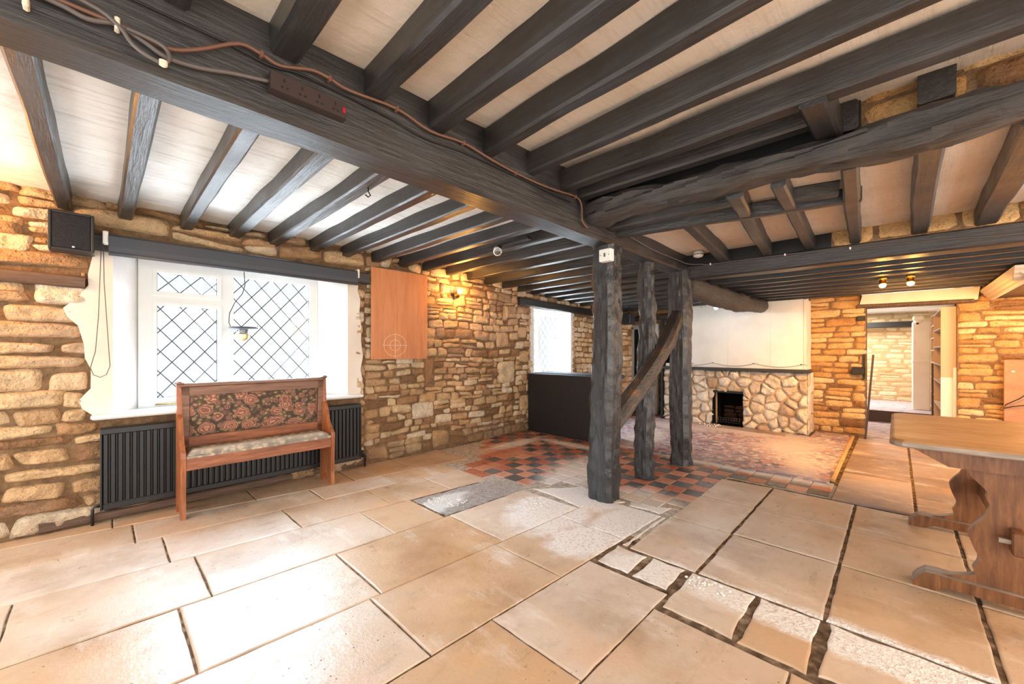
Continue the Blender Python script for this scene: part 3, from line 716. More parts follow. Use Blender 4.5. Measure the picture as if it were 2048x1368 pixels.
for j in range(nz_+1):
    for i in range(nx+1):
        a, b = i/nx, j/nz_; z = .575+.322*b; x = .48+.955*a
        e = min(1, min(a,1-a)*24, min(b,1-b)*8)
        vs.append((x, 4.03-.035*(z-.44)/.525-.006-.02*math.sqrt(max(0,e)), z))
m.add(vs, [(j*(nx+1)+i, j*(nx+1)+i+1, (j+1)*(nx+1)+i+1, (j+1)*(nx+1)+i) for j in range(nz_) for i in range(nx)], sm=True)
tag(m.obj('back_upholstery', M_tap, bn), 'dark floral tapestry back')
m = MB(); m.bbox((.405,3.985,.96),(1.51,4.045,.995), .012); m.obj('top_rail', M_pew_d, bn)
m = MB(); m.bbox((.43,3.79,.355),(1.487,3.815,.455), .004); m.obj('front_rail', M_pew, bn)
m = MB(); m.box((.43,3.815,.42),(1.487,4.03,.445)); m.obj('seat_board', M_pew_d, bn)
m = MB(); nx, ny = 44, 12; vs = []
for j in range(ny+1):
    for i in range(nx+1):
        a, b = i/nx, j/ny; x = .436+1.046*a; y = 3.785+.235*b
        e = min(1, min(a,1-a)*22+.05, min(b,1-b)*6+.05)
        z = .452+.05*math.sqrt(max(0,e))-.006*math.sin(math.pi*b)+.004*nz(x*5,y*9,1)
        vs.append((x,y,z))
fs = [(j*(nx+1)+i, j*(nx+1)+i+1, (j+1)*(nx+1)+i+1, (j+1)*(nx+1)+i) for j in range(ny) for i in range(nx)]
m.add(vs, fs, sm=True); m.box((.436,3.785,.445),(1.482,4.02,.463)); tag(m.obj('seat_cushion', M_seat, bn), 'worn floral seat with painted pale highlight')
# ------------------------------------------------------------------ wall speaker, board, lamp on the left wall
sp = thing('wall_speaker', (-.15, 4.05, 1.925), 'black box speaker fixed high on the stone wall left of the window', 'speaker')
m = MB(); m.bbox((-.25,4.0,1.925),(-.04,4.15,2.185), .006); m.obj('cabinet', M_spk, sp)
m = MB(); m.bbox((-.233,3.992,1.94),(-.057,4.003,2.17), .004); g_ = m.obj('grille', M_grille, sp)
m = MB()
for lo, hi in (((-.25,3.99,1.925),(-.235,4.005,2.185)),((-.055,3.99,1.925),(-.04,4.005,2.185)),((-.235,3.99,2.17),(-.055,4.005,2.185)),((-.235,3.99,1.925),(-.055,4.005,1.94))): m.bbox(lo, hi, .003)
m.obj('bezel', M_spk, sp)
m = MB(); m.lathe([(.001,-.004),(.008,-.004),(.008,0)], (-.135,3.99,1.953), 14, axis=1); m.obj('badge', M_chrome, sp)
bd = thing('backboard', (2.4, 4.12, 1.157), 'tall plywood board on the stone wall with a chalk target drawn low down', 'board')
m = MB(); m.bbox((2.04,4.11,1.157),(2.757,4.128,2.17), .002); m.obj('panel', M_ply, bd)
m = MB()
def ring(r, ax=1.0, n=40): return [(2.325+r*ax*math.cos(2*math.pi*k/n), 4.109, 1.315+r*math.sin(2*math.pi*k/n)) for k in range(n+1)]
for r in (.125, .06): m.tube(ring(r, 1.12), .0022, 4, sm=False)
m.tube([(2.17,4.109,1.315),(2.48,4.109,1.315)], .0022, 4, sm=False); m.tube([(2.325,4.109,1.17),(2.325,4.109,1.45)], .0022, 4, sm=False)
tag(m.obj('chalk_target', M_chalk, bd), 'faint white chalk circles and cross')
for a, b in ((2.06,2.15),(2.735,2.15),(2.06,1.18),(2.735,1.18)):
    m = MB(); m.lathe([(.001,-.003),(.005,-.003),(.005,0)], (a,4.11,b), 10, axis=1); m.obj('screw', M_steel, bd)
def wall_bulb(loc, label, mat, cup):
    x, y, z = loc; o = thing('wall_light', (x, y, z-.05), label, 'light')
    m = MB(); m.lathe([(.001,.06),(.045,.06),(.045,.04),(.02,.03),(.014,.0)], (x, y, z-.015), 18, axis=1); m.obj('wall_plate', M_brass, o)
    m = MB(); m.lathe([(.014,-.02),(.018,.0),(.018,.02),(.001,.02)], (x, y, z-.02), 14); m.obj('lamp_holder', M_brass, o)
    m = MB(); m.lathe([(.001,0),(.02,.008),(.03,.03),(.028,.048),(.015,.06),(.001,.064)], (x, y-.01, z-.01), 18); m.obj('bulb', mat, o)
wall_bulb((3.226, 4.08, 2.0), 'glowing bulb wall light on the stones right of the plywood board', M_bulb, 1)
# pendant oil-style lamp in the window
pl = thing('pendant_lamp', (.88, 4.2, 1.33), 'glass oil lamp pendant hanging before the leaded window', 'lamp')
m = MB(); m.lathe([(.001,.03),(.05,.03),(.048,.012),(.02,.0),(.001,.0)], (.88,4.2,2.005), 20); m.obj('ceiling_rose', M_blind, pl)
m = MB(); m.tube([(.88,4.2,2.0),(.885,4.2,1.93),(.89,4.2,1.84),(.87,4.2,1.76),(.815,4.2,1.68),(.775,4.2,1.58),(.77,4.2,1.5),(.785,4.2,1.455),(.83,4.2,1.45)], .0035, 6); m.obj('flex', M_blk_cable, pl)
m = MB(); m.lathe([(.001,.004),(.112,.004),(.115,-.008),(.07,-.018),(.04,-.012)], (.88,4.2,1.46), 24); m.obj('gallery_ring', M_blind, pl)
m = MB(); m.lathe([(.03,.02),(.034,.0),(.03,-.03),(.024,-.045),(.001,-.045)], (.88,4.2,1.44), 18); m.obj('burner', M_steel, pl)
m = MB(); m.lathe([(.095,.0),(.085,-.02),(.06,-.04),(.045,-.055)], (.88,4.2,1.45), 24); m.obj('glass_bowl', M_glass, pl)
m = MB(); m.lathe([(.045,.01),(.048,.0),(.04,-.012),(.044,-.02),(.034,-.034),(.036,-.042),(.014,-.058),(.01,-.07),(.001,-.074)], (.88,4.2,1.395), 20); m.obj('brass_font', M_pbrass, pl)
m = MB(); m.tube([(.965,4.2,1.455),(.985,4.2,1.47),(.99,4.2,1.49)], .003, 6); m.obj('hook', M_steel, pl)
# ------------------------------------------------------------------ timbers
one('main_beam', 'long black main beam running over the three posts', 'beam', M_beam_x,
    lambda m: m.timber((-1.5,1.765,2.36),(4.75,1.765,2.36), .19, .475, 1, .005, .12, .016), kind='thing')
# joists of the window bay (run from main beam to window wall)
G1 = 'joists between main beam and window wall'
k = 0; xj = -.185-.335*3
xs_j = [-1.19,-.86,-.19,.13,.465,.8,1.12]+[1.12+.335*i for i in range(1,19)]
for i, x in enumerate(xs_j):
    z = zl(x)
    if x > 7.6: break
    lab = {0: 'black ceiling joist near the left edge, second left of the speaker joist', 1: 'black ceiling joist at the left edge, first left of the speaker joist', 2: 'black ceiling joist ending directly above the wall speaker'}.get(i) or f'{ORD[i-2]} black joist along from the one ending above the wall speaker'
    y0 = 1.8
    o = one('ceiling_joist', lab, 'joist', M_beam_y, lambda m: m.timber((x+R.uniform(-.01,.01),y0,z+.07),(x+R.uniform(-.012,.012),4.22,z+.06), .085+R.uniform(-.008,.008), .135, i+30, .005, .14, .01), G1)
# joists of the camera-side bay
G2 = 'joists of the higher ceiling right of the main beam'
RJ = [(.12,.2,.12,.19,-2.4), (.43,.53,.42,.52,-2.4), (.797,.886,.75,.84,-2.4), (1.12,1.23,1.07,1.16,-2.4), (1.485,1.57,1.38,1.455,-2.4), (1.843,1.934,1.80,1.86,-2.4), (2.177,2.296,2.19,2.25,-2.4), (2.40,2.49,2.46,2.54,.3)]
RJ = [(-.98,-.89,-1.0,-.91,-2.4), (-.6,-.51,-.62,-.53,-2.4), (-.24,-.15,-.25,-.16,-2.4)]+RJ
for i, (a, b, c, d, ye) in enumerate(RJ):
    vis = i-3
    if vis < 0: lab = f'black joist of the higher ceiling, {ORD[-vis]} behind the stub at the top left'
    else: lab = ['black joist of the higher ceiling showing as a short stub at top left', 'black joist of the higher ceiling above the socket strip', 'second joist of the higher ceiling from the socket strip', 'third joist of the higher ceiling from the socket strip', 'fourth joist of the higher ceiling from the socket strip', 'fifth joist of the higher ceiling from the socket strip', 'long joist next but one to the gnarled cross beam', 'short joist running close beside the gnarled cross beam'][vis]
    x0, x1 = (a+b)/2, (c+d)/2; wv = ((b-a)+(d-c))/2
    if ye < -1: x1 = x0+(x1-x0)*2.0 if vis < 6 else x1
    one('ceiling_joist', lab, 'joist', M_beam_y, lambda m: m.timber((x0,1.69,2.43),(x1,ye,2.43+.02*(x0>1.5)), wv, .14, i+70, .005, .12, .012), G2)
one('joist_trimmer', 'short black trimmer between the long joist and the gnarled beam', 'timber', M_beam_x, lambda m: m.timber((2.2,.27,2.42),(2.75,.25,2.42), .1, .16, 4, .004))
one('cross_beam', 'gnarled old cross beam running right from the main beam', 'beam', M_rustic,
    lambda m: m.timber((2.625,1.72,2.29),(2.64,-2.5,2.255), .21, .13, 11, .016, .07, .03, prof=lambda q: (1, 1+.22*math.sin(q*19)*(q<.6)+.1*math.sin(q*31+1), 0, .012*math.sin(q*13)), fine=.9, sub=5), kind='thing')
for i, (y0, y1, z0, z1, lab) in enumerate(((.14,.245,2.385,2.54,'black sawn beam end beside the trimmer above the gnarled beam'), (-.195,-.07,2.41,2.56,'large black sawn beam end set in the stones above the gnarled beam'))):
    one('beam_stub', lab, 'beam end', M_beam_x, lambda m: m.timber((2.68,(y0+y1)/2,(z0+z1)/2),(2.95,(y0+y1)/2,(z0+z1)/2), y1-y0, z1-z0, 7+i, .004, .05, .01))
# stone infill above the cross beam and above the far beam
def infill(name, X, ya, yb, z0, z1, lab, sd):
    m = MB(); rr_ = random.Random(sd)
    m.box((X+.02,ya,z0),(X+.14,yb,z1), 1)
    course_wall(m, (X+.02, yb, 0), (0,-1,0), (-1,0,0), yb-ya, z0, z1, [], rr_, (.1,.16), (.2,.4), .035, (10,7), (.2,.8))
    o = m.obj(name, [M_stone_far, M_mortar]); return tag(o, lab, 'wall', kind='structure')
infill('wall_upper', 2.74, -2.5, .135, 2.28, 2.62, 'stone infill between gnarled cross beam and ceiling', 3)
infill('wall_upper.001', 4.5, -2.5, .42, 2.16, 2.34, 'stone infill on top of the far cross beam', 4)
for nm, a, b, lab in (('gap_filler_1',(2.735,.135,2.3),(2.76,1.7,2.62),'added dark filler for the shaded gap above the gnarled beam'), ('gap_filler_2',(4.52,.42,2.15),(4.55,1.75,2.36),'added dark filler for the shaded gap over the far cross beam')):
    m = MB(); m.box(a, b); tag(m.obj(nm, M_black), lab, 'trim', kind='structure')  # added dark sheets standing in for the shade in the gaps over the beams
# second bay: joists between gnarled beam and far cross beam
one('cross_beam', 'straight black far cross beam with cable clipped along it', 'beam', M_beam_y, lambda m: m.timber((4.6,1.85,2.115),(4.6,-2.5,2.075), .19, .15, 12, .004, .12, .014), kind='thing')
G3 = 'joists between the two cross beams'
B2J = [((2.72,.18),(4.52,.26),.08,'joist left of centre between the two cross beams, ends by the stone infill'), ((2.72,-.11),(4.52,-.13),.105,'wide brown-black joist between the cross beams, left of the last two'),
       ((2.72,-.435),(4.52,-.47),.12,'wide joist between the cross beams nearest the right edge'), ((2.72,.495),(4.52,.57),.075,'thin joist between the cross beams under the nailed block'),
       ((2.72,.725),(4.52,.91),.085,'crooked joist between the cross beams, third from the main beam'), ((3.12,1.155),(4.52,1.28),.09,'joist between the cross beams nearest the smoke detector'),
       ((2.72,-.85),(4.52,-.86),.1,'joist between the cross beams just outside the right edge'), ((2.72,-1.3),(4.52,-1.3),.1,'joist between the cross beams well outside the right edge')]
for i, (a, b, w_, lab) in enumerate(B2J):
    one('ceiling_joist', lab, 'joist', M_beam_x, lambda m: m.timber((a[0],a[1],2.255),(b[0],b[1],2.235), w_, .12, i+110, .006, .1, .012), G3)
one('joist_trimmer', 'black trimmer crossing the joists between the two cross beams', 'timber', M_beam_y, lambda m: m.timber((2.99,1.7,2.245),(3.31,.16,2.235), .06, .1, 6, .005))
one('joist_trimmer', 'second black trimmer tucked behind the gnarled beam', 'timber', M_beam_y, lambda m: m.timber((2.86,1.7,2.27),(2.9,.72,2.265), .09, .1, 8, .005))
one('timber_block', 'rough split timber block nailed beside the trimmer', 'timber', M_rustic, lambda m: m.timber((3.12,.5,2.265),(3.17,.26,2.255), .07, .09, 9, .01, .04))
# far bay joists (run with the far cross beam), dark boards above
G4 = 'joists of the low dark ceiling before the fireplace'
for i in range(8):
    x = 5.0+.33*i
    lab = f'{ORD[i+1]} black joist beyond the far cross beam, over the carpet' if i else 'black joist next beyond the far cross beam, over the carpet'
    one('ceiling_joist', lab, 'joist', M_beam_y, lambda m: m.timber((x,1.8,2.075),(x,-2.5,2.075), .08, .09, i+140, .004, .2, .01), G4)
one('log_beam', 'bowed round log beam from the third post to the chimney breast', 'beam', M_log,
    lambda m: m.timber((4.6,1.72,1.985),(7.28,1.55,1.985), .2, .2, 13, .014, .1, .06, prof=lambda q: (1.05+.1*math.sin(q*4), 1.05+.1*math.sin(q*5), .08*math.sin(q*math.pi), -.07*math.sin(q*math.pi)-.02*q), fine=.7, sm=True), kind='thing')
# posts
def postfn(seed, w0, w1, lean=(0,0), wob=.012):
    def f(q):
        return (w0+(w1-w0)*q+.05*nz(q*4, seed, 1), w0+(w1-w0)*q+.06*nz(q*4, seed, 7), wob*nz(q*3.1, seed, 3)+lean[0]*q, wob*nz(q*2.7, seed, 5)+lean[1]*q)
    return f
one('timber_post', 'thick black timber post nearest the camera with the switch box on top', 'post', M_post, lambda m: m.timber((2.98,1.79,-.005),(2.985,1.765,2.135), .215, .215, 3, .009, .03, .035, prof=postfn(3,1.04,.92), fine=1.0, sub=5), 'posts under the main beam', 'thing')
one('timber_post', 'slim gnarled middle post crossed by the diagonal brace', 'post', M_post, lambda m: m.timber((3.72,1.775,-.005),(3.76,1.785,2.14), .15, .15, 5, .011, .03, .025, prof=postfn(8,1.08,.9,wob=.025), fine=1.1, sub=5), 'posts under the main beam', 'thing')
one('timber_post', 'black timber post farthest back under the end of the main beam', 'post', M_post, lambda m: m.timber((4.47,1.72,-.005),(4.5,1.74,2.14), .2, .2, 9, .009, .03, .04, prof=postfn(5,1.0,1.02), fine=1.0, sub=5), 'posts under the main beam', 'thing')
one('diagonal_brace', 'curved diagonal timber brace rising from first post to third post', 'brace', M_brace,
    lambda m: m.timber((3.06,1.78,.6),(4.45,1.75,1.66), .15, .15, 15, .01, .06, .03, prof=lambda q: (1, 1-.12*q, .115*math.sin(q*math.pi), .07*math.sin(q*math.pi)), fine=.8, sub=5))
# ------------------------------------------------------------------ ceilings
def ceil(name, lab, x0, x1, y0, y1, zf, mat, sd, step=.12, sag=.012, th=.03):
    m = MB(); nx, ny = max(2, int((x1-x0)/step)), max(2, int((y1-y0)/step)); vs = []
    for up in (0, 1):
        for j in range(ny+1):
            for i in range(nx+1):
                x = x0+(x1-x0)*i/nx; y = y0+(y1-y0)*j/ny
                vs.append((x, y, zf(x, y)+(th if up else sag*nz(x*2.3+sd, y*2.3, sd))))
    W_ = nx+1; off = W_*(ny+1)
    fs = [(j*W_+i, (j+1)*W_+i, (j+1)*W_+i+1, j*W_+i+1) for j in range(ny) for i in range(nx)]
    fs += [(off+j*W_+i, off+j*W_+i+1, off+(j+1)*W_+i+1, off+(j+1)*W_+i) for j in range(ny) for i in range(nx)]
    m.add(vs, fs, sm=True); o = m.obj(name, mat, origin=(0,0,0)); return tag(o, lab, 'ceiling', kind='structure')
ceil('ceiling', 'white plaster between the joists of the window bay', -1.5, 4.6, 1.8, 4.2, lambda x, y: zl(x)+.105, M_plaster_w, 3)
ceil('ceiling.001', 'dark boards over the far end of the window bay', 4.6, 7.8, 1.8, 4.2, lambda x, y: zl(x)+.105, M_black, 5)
ceil('ceiling.002', 'cream plaster between the joists right of the main beam', -1.5, 2.8, -2.5, 1.72, lambda x, y: 2.462+.035*max(0,x-.3), M_plaster, 8, sag=.016)
ceil('ceiling.003', 'cream plaster between the two cross beams', 2.72, 4.6, -2.5, 1.72, lambda x, y: 2.305, M_plaster, 11)
ceil('ceiling.004', 'black boarded ceiling above the carpet', 4.6, 7.8, -2.5, 1.8, lambda x, y: 2.1, M_beam_y, 2, sag=.003)
# ------------------------------------------------------------------ far end
FX = 7.75
wf = MB(); rg = random.Random(12); OY = 4.2
hf = [(OY-.325, OY+.56, -.1, 1.885), (OY-3.95, OY-3.45, -.1, 1.74), (OY-3.32, OY-2.97, .97, 1.8), (OY-.39, OY+.73, 1.9, 2.12)]
backing(wf, (FX, OY, 0), (0,-1,0), (-1,0,0), 6.8, -.12, 2.25, hf, .3)
course_wall(wf, (FX, OY, 0), (0,-1,0), (-1,0,0), 6.8, 0, 2.14, [(a-.0, b, c, d) for a,b,c,d in hf]+[(1.2,3.2,0,2.2)], rg, (.07,.14), (.12,.34), .03, (9,6), (.2,.8))
wall_far = wf.obj('wall_far', [M_stone_far, M_mortar], origin=(0,0,0)); tag(wall_far, 'ochre stone end wall with the fireplace and doorway', 'wall', kind='structure')
m = MB(); m.prism([(1.0,.97),(2.97,.97),(2.97,2.16),(1.0,2.16)], 0, 7.3, 7.76)
br = m.obj('wall_chimney', M_brst); tag(br, 'pale painted chimney breast above the stone fireplace', 'wall', kind='structure')
m = MB(); m.prism([(1.0+.0,.97)]+[(1.0-.03+.012*nz(z_*9,3,3), z_) for z_ in (.97,1.1,1.25,1.4,1.55,1.7,1.85,2.02)]+[(1.0,2.02)], 0, 7.29, 7.74)
m.obj('render_edge', M_cream, br)
for yy in (1.42, 2.03): m = MB(); m.box((7.297,yy,.98),(7.302,yy+.004,2.1)); m.obj('board_joint', M_cream, br)
fp = thing('stone_fireplace', (7.3, 2.0, 0), 'rubble stone fireplace with black mantel shelf and open grate', 'fireplace')
m = MB(); rr_ = random.Random(44); U0, U1, Zt = 0., 2.14, .93
pts = []
tries = 0
while len(pts) < 88 and tries < 6000:
    tries += 1
    q = (rr_.uniform(0, U1), rr_.uniform(0, Zt)); md = rr_.choice((.075, .1, .13, .16))
    if all(math.dist((q[0]*.8, q[1]), (p[0]*.8, p[1])) > md for p in pts): pts.append(q)
cells = voronoi_cells(pts, [(0,0),(U1,0),(U1,Zt),(0,Zt)])
# opening: u measured from left end (Y=3.08) towards right
ou0, ou1, oz = 3.08-2.215, 3.08-1.785, .575
kept = []
for c in cells:
    cx = sum(p[0] for p in c)/len(c); cz = sum(p[1] for p in c)/len(c)
    def clip(c, f):
        out = []
        for k in range(len(c)):
            a, b = c[k], c[(k+1)%len(c)]; da, db = f(a), f(b)
            if da <= 0: out.append(a)
            if da*db < 0: s = da/(da-db); out.append((a[0]+s*(b[0]-a[0]), a[1]+s*(b[1]-a[1])))
        return out
    if min(p[1] for p in c) < oz and max(p[0] for p in c) > ou0 and min(p[0] for p in c) < ou1:
        if cx < ou0+.05 and cz < oz: c = clip(c, lambda p: p[0]-ou0)
        elif cx > ou1-.05 and cz < oz: c = clip(c, lambda p: ou1-p[0])
        elif cz > oz-.04: c = clip(c, lambda p: oz-p[1])
        else: continue
    if len(c) >= 3: kept.append(c)
rubble(m, (7.22, 3.08, 0), (0,-1,0), (-1,0,0), kept, rr_, .05)
backing(m, (7.22, 3.08, 0), (0,-1,0), (-1,0,0), U1, 0, Zt, [(ou0, ou1, -.1, oz)], .14)
# right cheek
rubble(m, (7.2, .94, 0), (1,0,0), (0,-1,0), voronoi_cells([(.1,.1),(.3,.15),(.15,.35),(.35,.45),(.12,.6),(.33,.75),(.1,.85)], [(0,0),(.5,0),(.5,.93),(0,.93)]), rr_, .02)
m.obj('surround', [M_stone_fire, M_mortar_f], fp)
m = MB(); m.timber((7.2,3.12,.95),(7.2,.9,.95), .2, .045, 2, .002, .2, .006); m.obj('mantel_shelf', M_mantel, fp)
m = MB(); y0, y1 = 1.785, 2.215
m.box((7.68,y0,0),(7.72,y1,.8)); m.box((7.35,y1,0),(7.72,y1+.04,.8)); m.box((7.35,y0-.04,0),(7.72,y0,.8)); m.box((7.3,y0,.62),(7.72,y1,.66)); m.box((7.24,y0,-.01),(7.72,y1,.018)); m.obj('firebox', M_soot, fp)
m = MB(); course_wall(m, (7.675, y1, 0), (0,-1,0), (-1,0,0), y1-y0, .02, .3, [], rr_, (.06,.08), (.12,.2), .012, (6,5)); m.obj('fireback', [M_firebrick, M_soot], fp)
m = MB(); m.box((7.19,y0-.02,.555),(7.25,y1+.02,.59)); m.obj('lintel_bar', M_iron, fp)
m = MB(); m.prism([(7.18,.0),(7.25,.0),(7.25,.55),(7.2,.55)], 1, y1-.005, y1+.03); m.obj('flue_edge', M_soot, fp)
gr = thing('fire_grate', (7.3, 2.0, .018), 'small cast iron basket grate standing in the fireplace opening', 'grate')
m = MB()
for zz in (.05, .085, .12): m.tube([(7.22,1.83,zz+.018),(7.205,2.0,zz+.018),(7.22,2.17,zz+.018)], .006, 6)
for i in range(9): yy = 1.84+i*.04; m.tube([(7.212,yy,.05),(7.212,yy,.15)], .005, 6)
m.obj('front_bars', M_iron, gr)
for yy in (1.84, 2.16):
    m = MB(); m.tube([(7.22,yy,.018),(7.22,yy,.16)], .009, 8); m.tube([(7.22,yy,.06),(7.5,yy,.06)], .007, 6); m.tube([(7.48,yy,.018),(7.48,yy,.1)], .009, 8); m.obj('leg', M_iron, gr)
m = MB()
for i in range(8): yy = 1.86+i*.04; m.tube([(7.22,yy,.065),(7.48,yy,.065)], .006, 6)
m.obj('fire_bars', M_iron, gr)
def crumbs(name, lab, spots, mat, n, rad, sd, cat):
    m = MB(); r = random.Random(sd)
    for (cx, cy, rx, ry, z) in spots:
        for _ in range(n):
            a = r.uniform(0, 6.28); q = math.sqrt(r.random()); s_ = r.uniform(.35, 1)*rad
            x, y = cx+rx*q*math.cos(a), cy+ry*q*math.sin(a)
            m.lathe([(.001,0),(s_,s_*.3),(s_*.8,s_*.9),(.001,s_*1.1)], (x,y,z), 5)
    o = m.obj(name, mat); return tag(o, lab, cat, kind='stuff')
crumbs('plaster_debris', 'scattered plaster crumbs on the hearth before the grate', [(7.0,2.2,.14,.2,.024)], M_debris, 40, .014, 3, 'debris')
crumbs('plaster_crumbs', 'white plaster crumbs strewn on the cement patch and flags', [(1.93,2.75,.1,.08,-.002),(2.03,2.6,.1,.06,-.002),(2.45,2.15,.16,.14,.0),(2.24,.72,.06,.14,.0)], M_debris, 46, .009, 5, 'debris')
# fairy-light wire above the mantel
m = MB(); pts = []
for i in range(41):
    y = 2.9-1.95*i/40; ph = (i % 13)/13; pts.append((7.285, y, 1.0+.05*(2*ph-1)**2))
m.tube(pts, .0028, 5)
fw = m.obj('string_wire', M_gry_cable); tag(fw, 'thin looped wire pinned along the wall above the mantel shelf', 'wire')
for yy, zz in ((2.27,1.05), (1.66,1.05), (1.03,1.05), (2.6,1.03)):
    m = MB(); m.lathe([(.001,-.012),(.007,-.012),(.007,0)], (7.29,yy,zz), 8, axis=0); m.obj('pin', M_black, fw)
# niche at left of the chimney breast
nc = thing('niche_shelving', (7.8, 3.145, .97), 'dark shelved niche between the white post and chimney breast', 'shelf')
m = MB(); m.box((7.98,2.97,.97),(8.02,3.32,1.85)); m.box((7.76,3.3,.97),(8.0,3.33,1.85)); m.box((7.76,2.965,.97),(8.0,2.98,1.85)); m.obj('case', M_navy, nc)
for zz in (1.22, 1.5): m = MB(); m.box((7.77,2.98,zz),(7.98,3.3,zz+.02)); m.obj('shelf', M_ivory, nc)
m = MB(); m.box((7.76,2.97,1.76),(8.0,3.32,1.8)); m.obj('top_shelf', M_wframe, nc)
one('pink_box', 'small pinkish box on the end of the mantel in the niche', 'box', M_cream_pl, lambda m: m.bbox((7.22,2.96,.975),(7.32,3.06,1.03), .004))
one('white_post', 'white painted timber post left of the fireplace niche', 'post', M_white, lambda m: m.timber((7.6,3.41,0),(7.6,3.41,1.78), .08, .09, 4, .004, .15), kind='thing')
one('iron_stanchion', 'thin black upright beside the left end of the fireplace', 'post', M_black, lambda m: m.box((7.17,3.09,0),(7.23,3.13,1.85)))
one('door_head_beam', 'black beam across the top of the dark back doorway', 'beam', M_beam_y, lambda m: m.timber((7.55,4.2,1.9),(7.55,2.97,1.9), .12, .1, 7, .004), kind='thing')
m = MB(); rr_ = random.Random(8)
m.box((6.62,3.62,0),(7.0,4.2,1.8), 1)
course_wall(m, (6.62, 4.2, 0), (0,-1,0), (-1,0,0), .58, 0, 1.8, [], rr_, (.08,.13), (.12,.25), .03, (8,6))
course_wall(m, (6.62, 3.62, 0), (1,0,0), (0,-1,0), .38, 0, 1.8, [], rr_, (.08,.13), (.12,.25), .03, (8,6))
tag(m.obj('wall_pier', [M_stone, M_mortar]), 'narrow stone pier beside the back doorway', 'wall', kind='structure')
d1 = thing('door_1', (7.75, 3.7, 0), 'dark door standing in the white frame at the back left', 'door', kind='structure')
m = MB()
for lo, hi in (((7.7,3.95,0),(7.86,4.07,1.74)), ((7.7,3.4,0),(7.86,3.46,1.74)), ((7.7,3.4,1.7),(7.86,4.07,1.78))): m.box(lo, hi)
m.obj('door_frame', M_wframe, d1)
m = MB(); m.box((7.8,3.46,.01),(7.84,3.95,1.7)); dp = m.obj('door_panel', M_navy, d1)
m = MB(); m.box((7.79,3.86,.9),(7.8,3.875,1.65)); m.obj('edge_strip', M_steel, dp)
m = MB(); m.lathe([(.001,-.04),(.02,-.03),(.02,-.02),(.01,0)], (7.8,3.52,.95), 12, axis=0); m.obj('door_knob', M_brass, dp)
sp2 = thing('ceiling_speaker', (7.0, 3.68, 1.72), 'small black speaker hung by the back doorway beam', 'speaker')
m = MB(); m.bbox((6.55,3.42,1.73),(6.75,3.6,1.93), .01); m.obj('cabinet', M_spk, sp2)
m = MB(); m.bbox((6.542,3.435,1.745),(6.552,3.585,1.915), .004); m.obj('grille', M_grille, sp2)
m = MB(); m.tube([(6.68,3.51,1.93),(6.68,3.51,2.06)], .012, 8); m.obj('bracket', M_black, sp2)
# partition (black boarded settle back)
pt = thing('boarded_partition', (4.7, 3.4, 0), 'waist-high black boarded partition before the far bay window', 'partition')
m = MB(); m.bbox((4.66,2.68,0),(4.71,4.17,.89), .006)
m.obj('board_panel', M_partition, pt)
m = MB(); m.bbox((4.65,2.67,.885),(4.72,4.17,.9), .006); m.obj('capping', M_bench_seat, pt)
one('bench_cushion', 'blue-grey bench top showing over the black partition', 'bench', M_bench_seat, lambda m: (m.bbox((4.75,2.75,.86),(5.15,4.15,.915), .02), m.bbox((4.78,2.8,.012),(5.1,4.1,.87), .01)))
# ------------------------------------------------------------------ doorway, back room
m = MB(); m.prism([(.39,1.925),(.36,2.06),(-.75,2.06),(-.73,1.9)], 0, 7.66, 7.78)
dl = m.obj('trim_1', M_cream); tag(dl, 'rough white plastered lintel panel over the doorway', 'trim', kind='structure')
one('door_lintel', 'old dark timber lintel over the doorway to the back room', 'lintel', M_dkwood, lambda m: m.timber((7.72,.42,1.9),(7.72,-.7,1.885), .16, .05, 6, .008, .07), kind='thing')
b2 = MB(); b2.box((7.8,-1.2,-.1),(9.6,1.3,0)); b2.box((9.55,-1.6,-.1),(12.2,1.6,.2)); 
fb = b2.obj('floor.001', M_carpet2); tag(fb, 'carpeted floor and step of the back room', 'floor', kind='structure')
m = MB(); m.box((9.535,-1.2,0.01),(9.56,1.3,.2)); m.obj('step_riser', M_can, fb)
wb = MB(); backing(wb, (11.6,1.6,0), (0,-1,0), (-1,0,0), 3.2, .2, 2.4, [], .1)
course_wall(wb, (11.6,1.6,0), (0,-1,0), (-1,0,0), 3.2, .2, 2.1, [], random.Random(9), (.07,.13), (.16,.36), .014, (8,6), (.2,.9))
tag(wb.obj('wall_back', [M_stone_r2, M_mortar_r2], origin=(0,0,0)), 'pale coursed stone wall seen through the doorway', 'wall', kind='structure')
m = MB(); m.box((8.05,1.26,0),(11.7,1.35,2.4)); tag(m.obj('wall_side', M_cream, origin=(0,0,0)), 'plain left side wall of the back room', 'wall', kind='structure')
m = MB(); m.box((8.05,-.62,0),(11.7,-.57,2.4)); tag(m.obj('wall_side.001', M_cream, origin=(0,0,0)), 'plain side wall behind the bookcase', 'wall', kind='structure')
m = MB(); m.box((8.05,-.7,2.05),(11.7,1.4,2.1)); tag(m.obj('ceiling.005', M_white, origin=(0,0,0)), 'white ceiling of the back room', 'ceiling', kind='structure')
one('back_room_beam', 'black beam across the back room above its stone wall', 'beam', M_black, lambda m: m.box((11.3,-.25,1.74),(11.5,1.25,1.85)), kind='thing')
one('white_column', 'square white column in the back room by the bookcase', 'column', M_white, lambda m: (m.bbox((10.1,-.42,.2),(10.6,-.2,1.78), .01), m.bbox((10.09,-.43,1.05),(10.61,-.19,1.07), .004)), kind='thing')
cm = thing('security_camera', (10.4, -.2, 1.78), 'white dome security camera on top of the white column', 'camera')
m = MB(); m.bbox((10.0,-.34,1.79),(10.2,-.2,1.88), .02); m.obj('mount', M_plastic, cm)
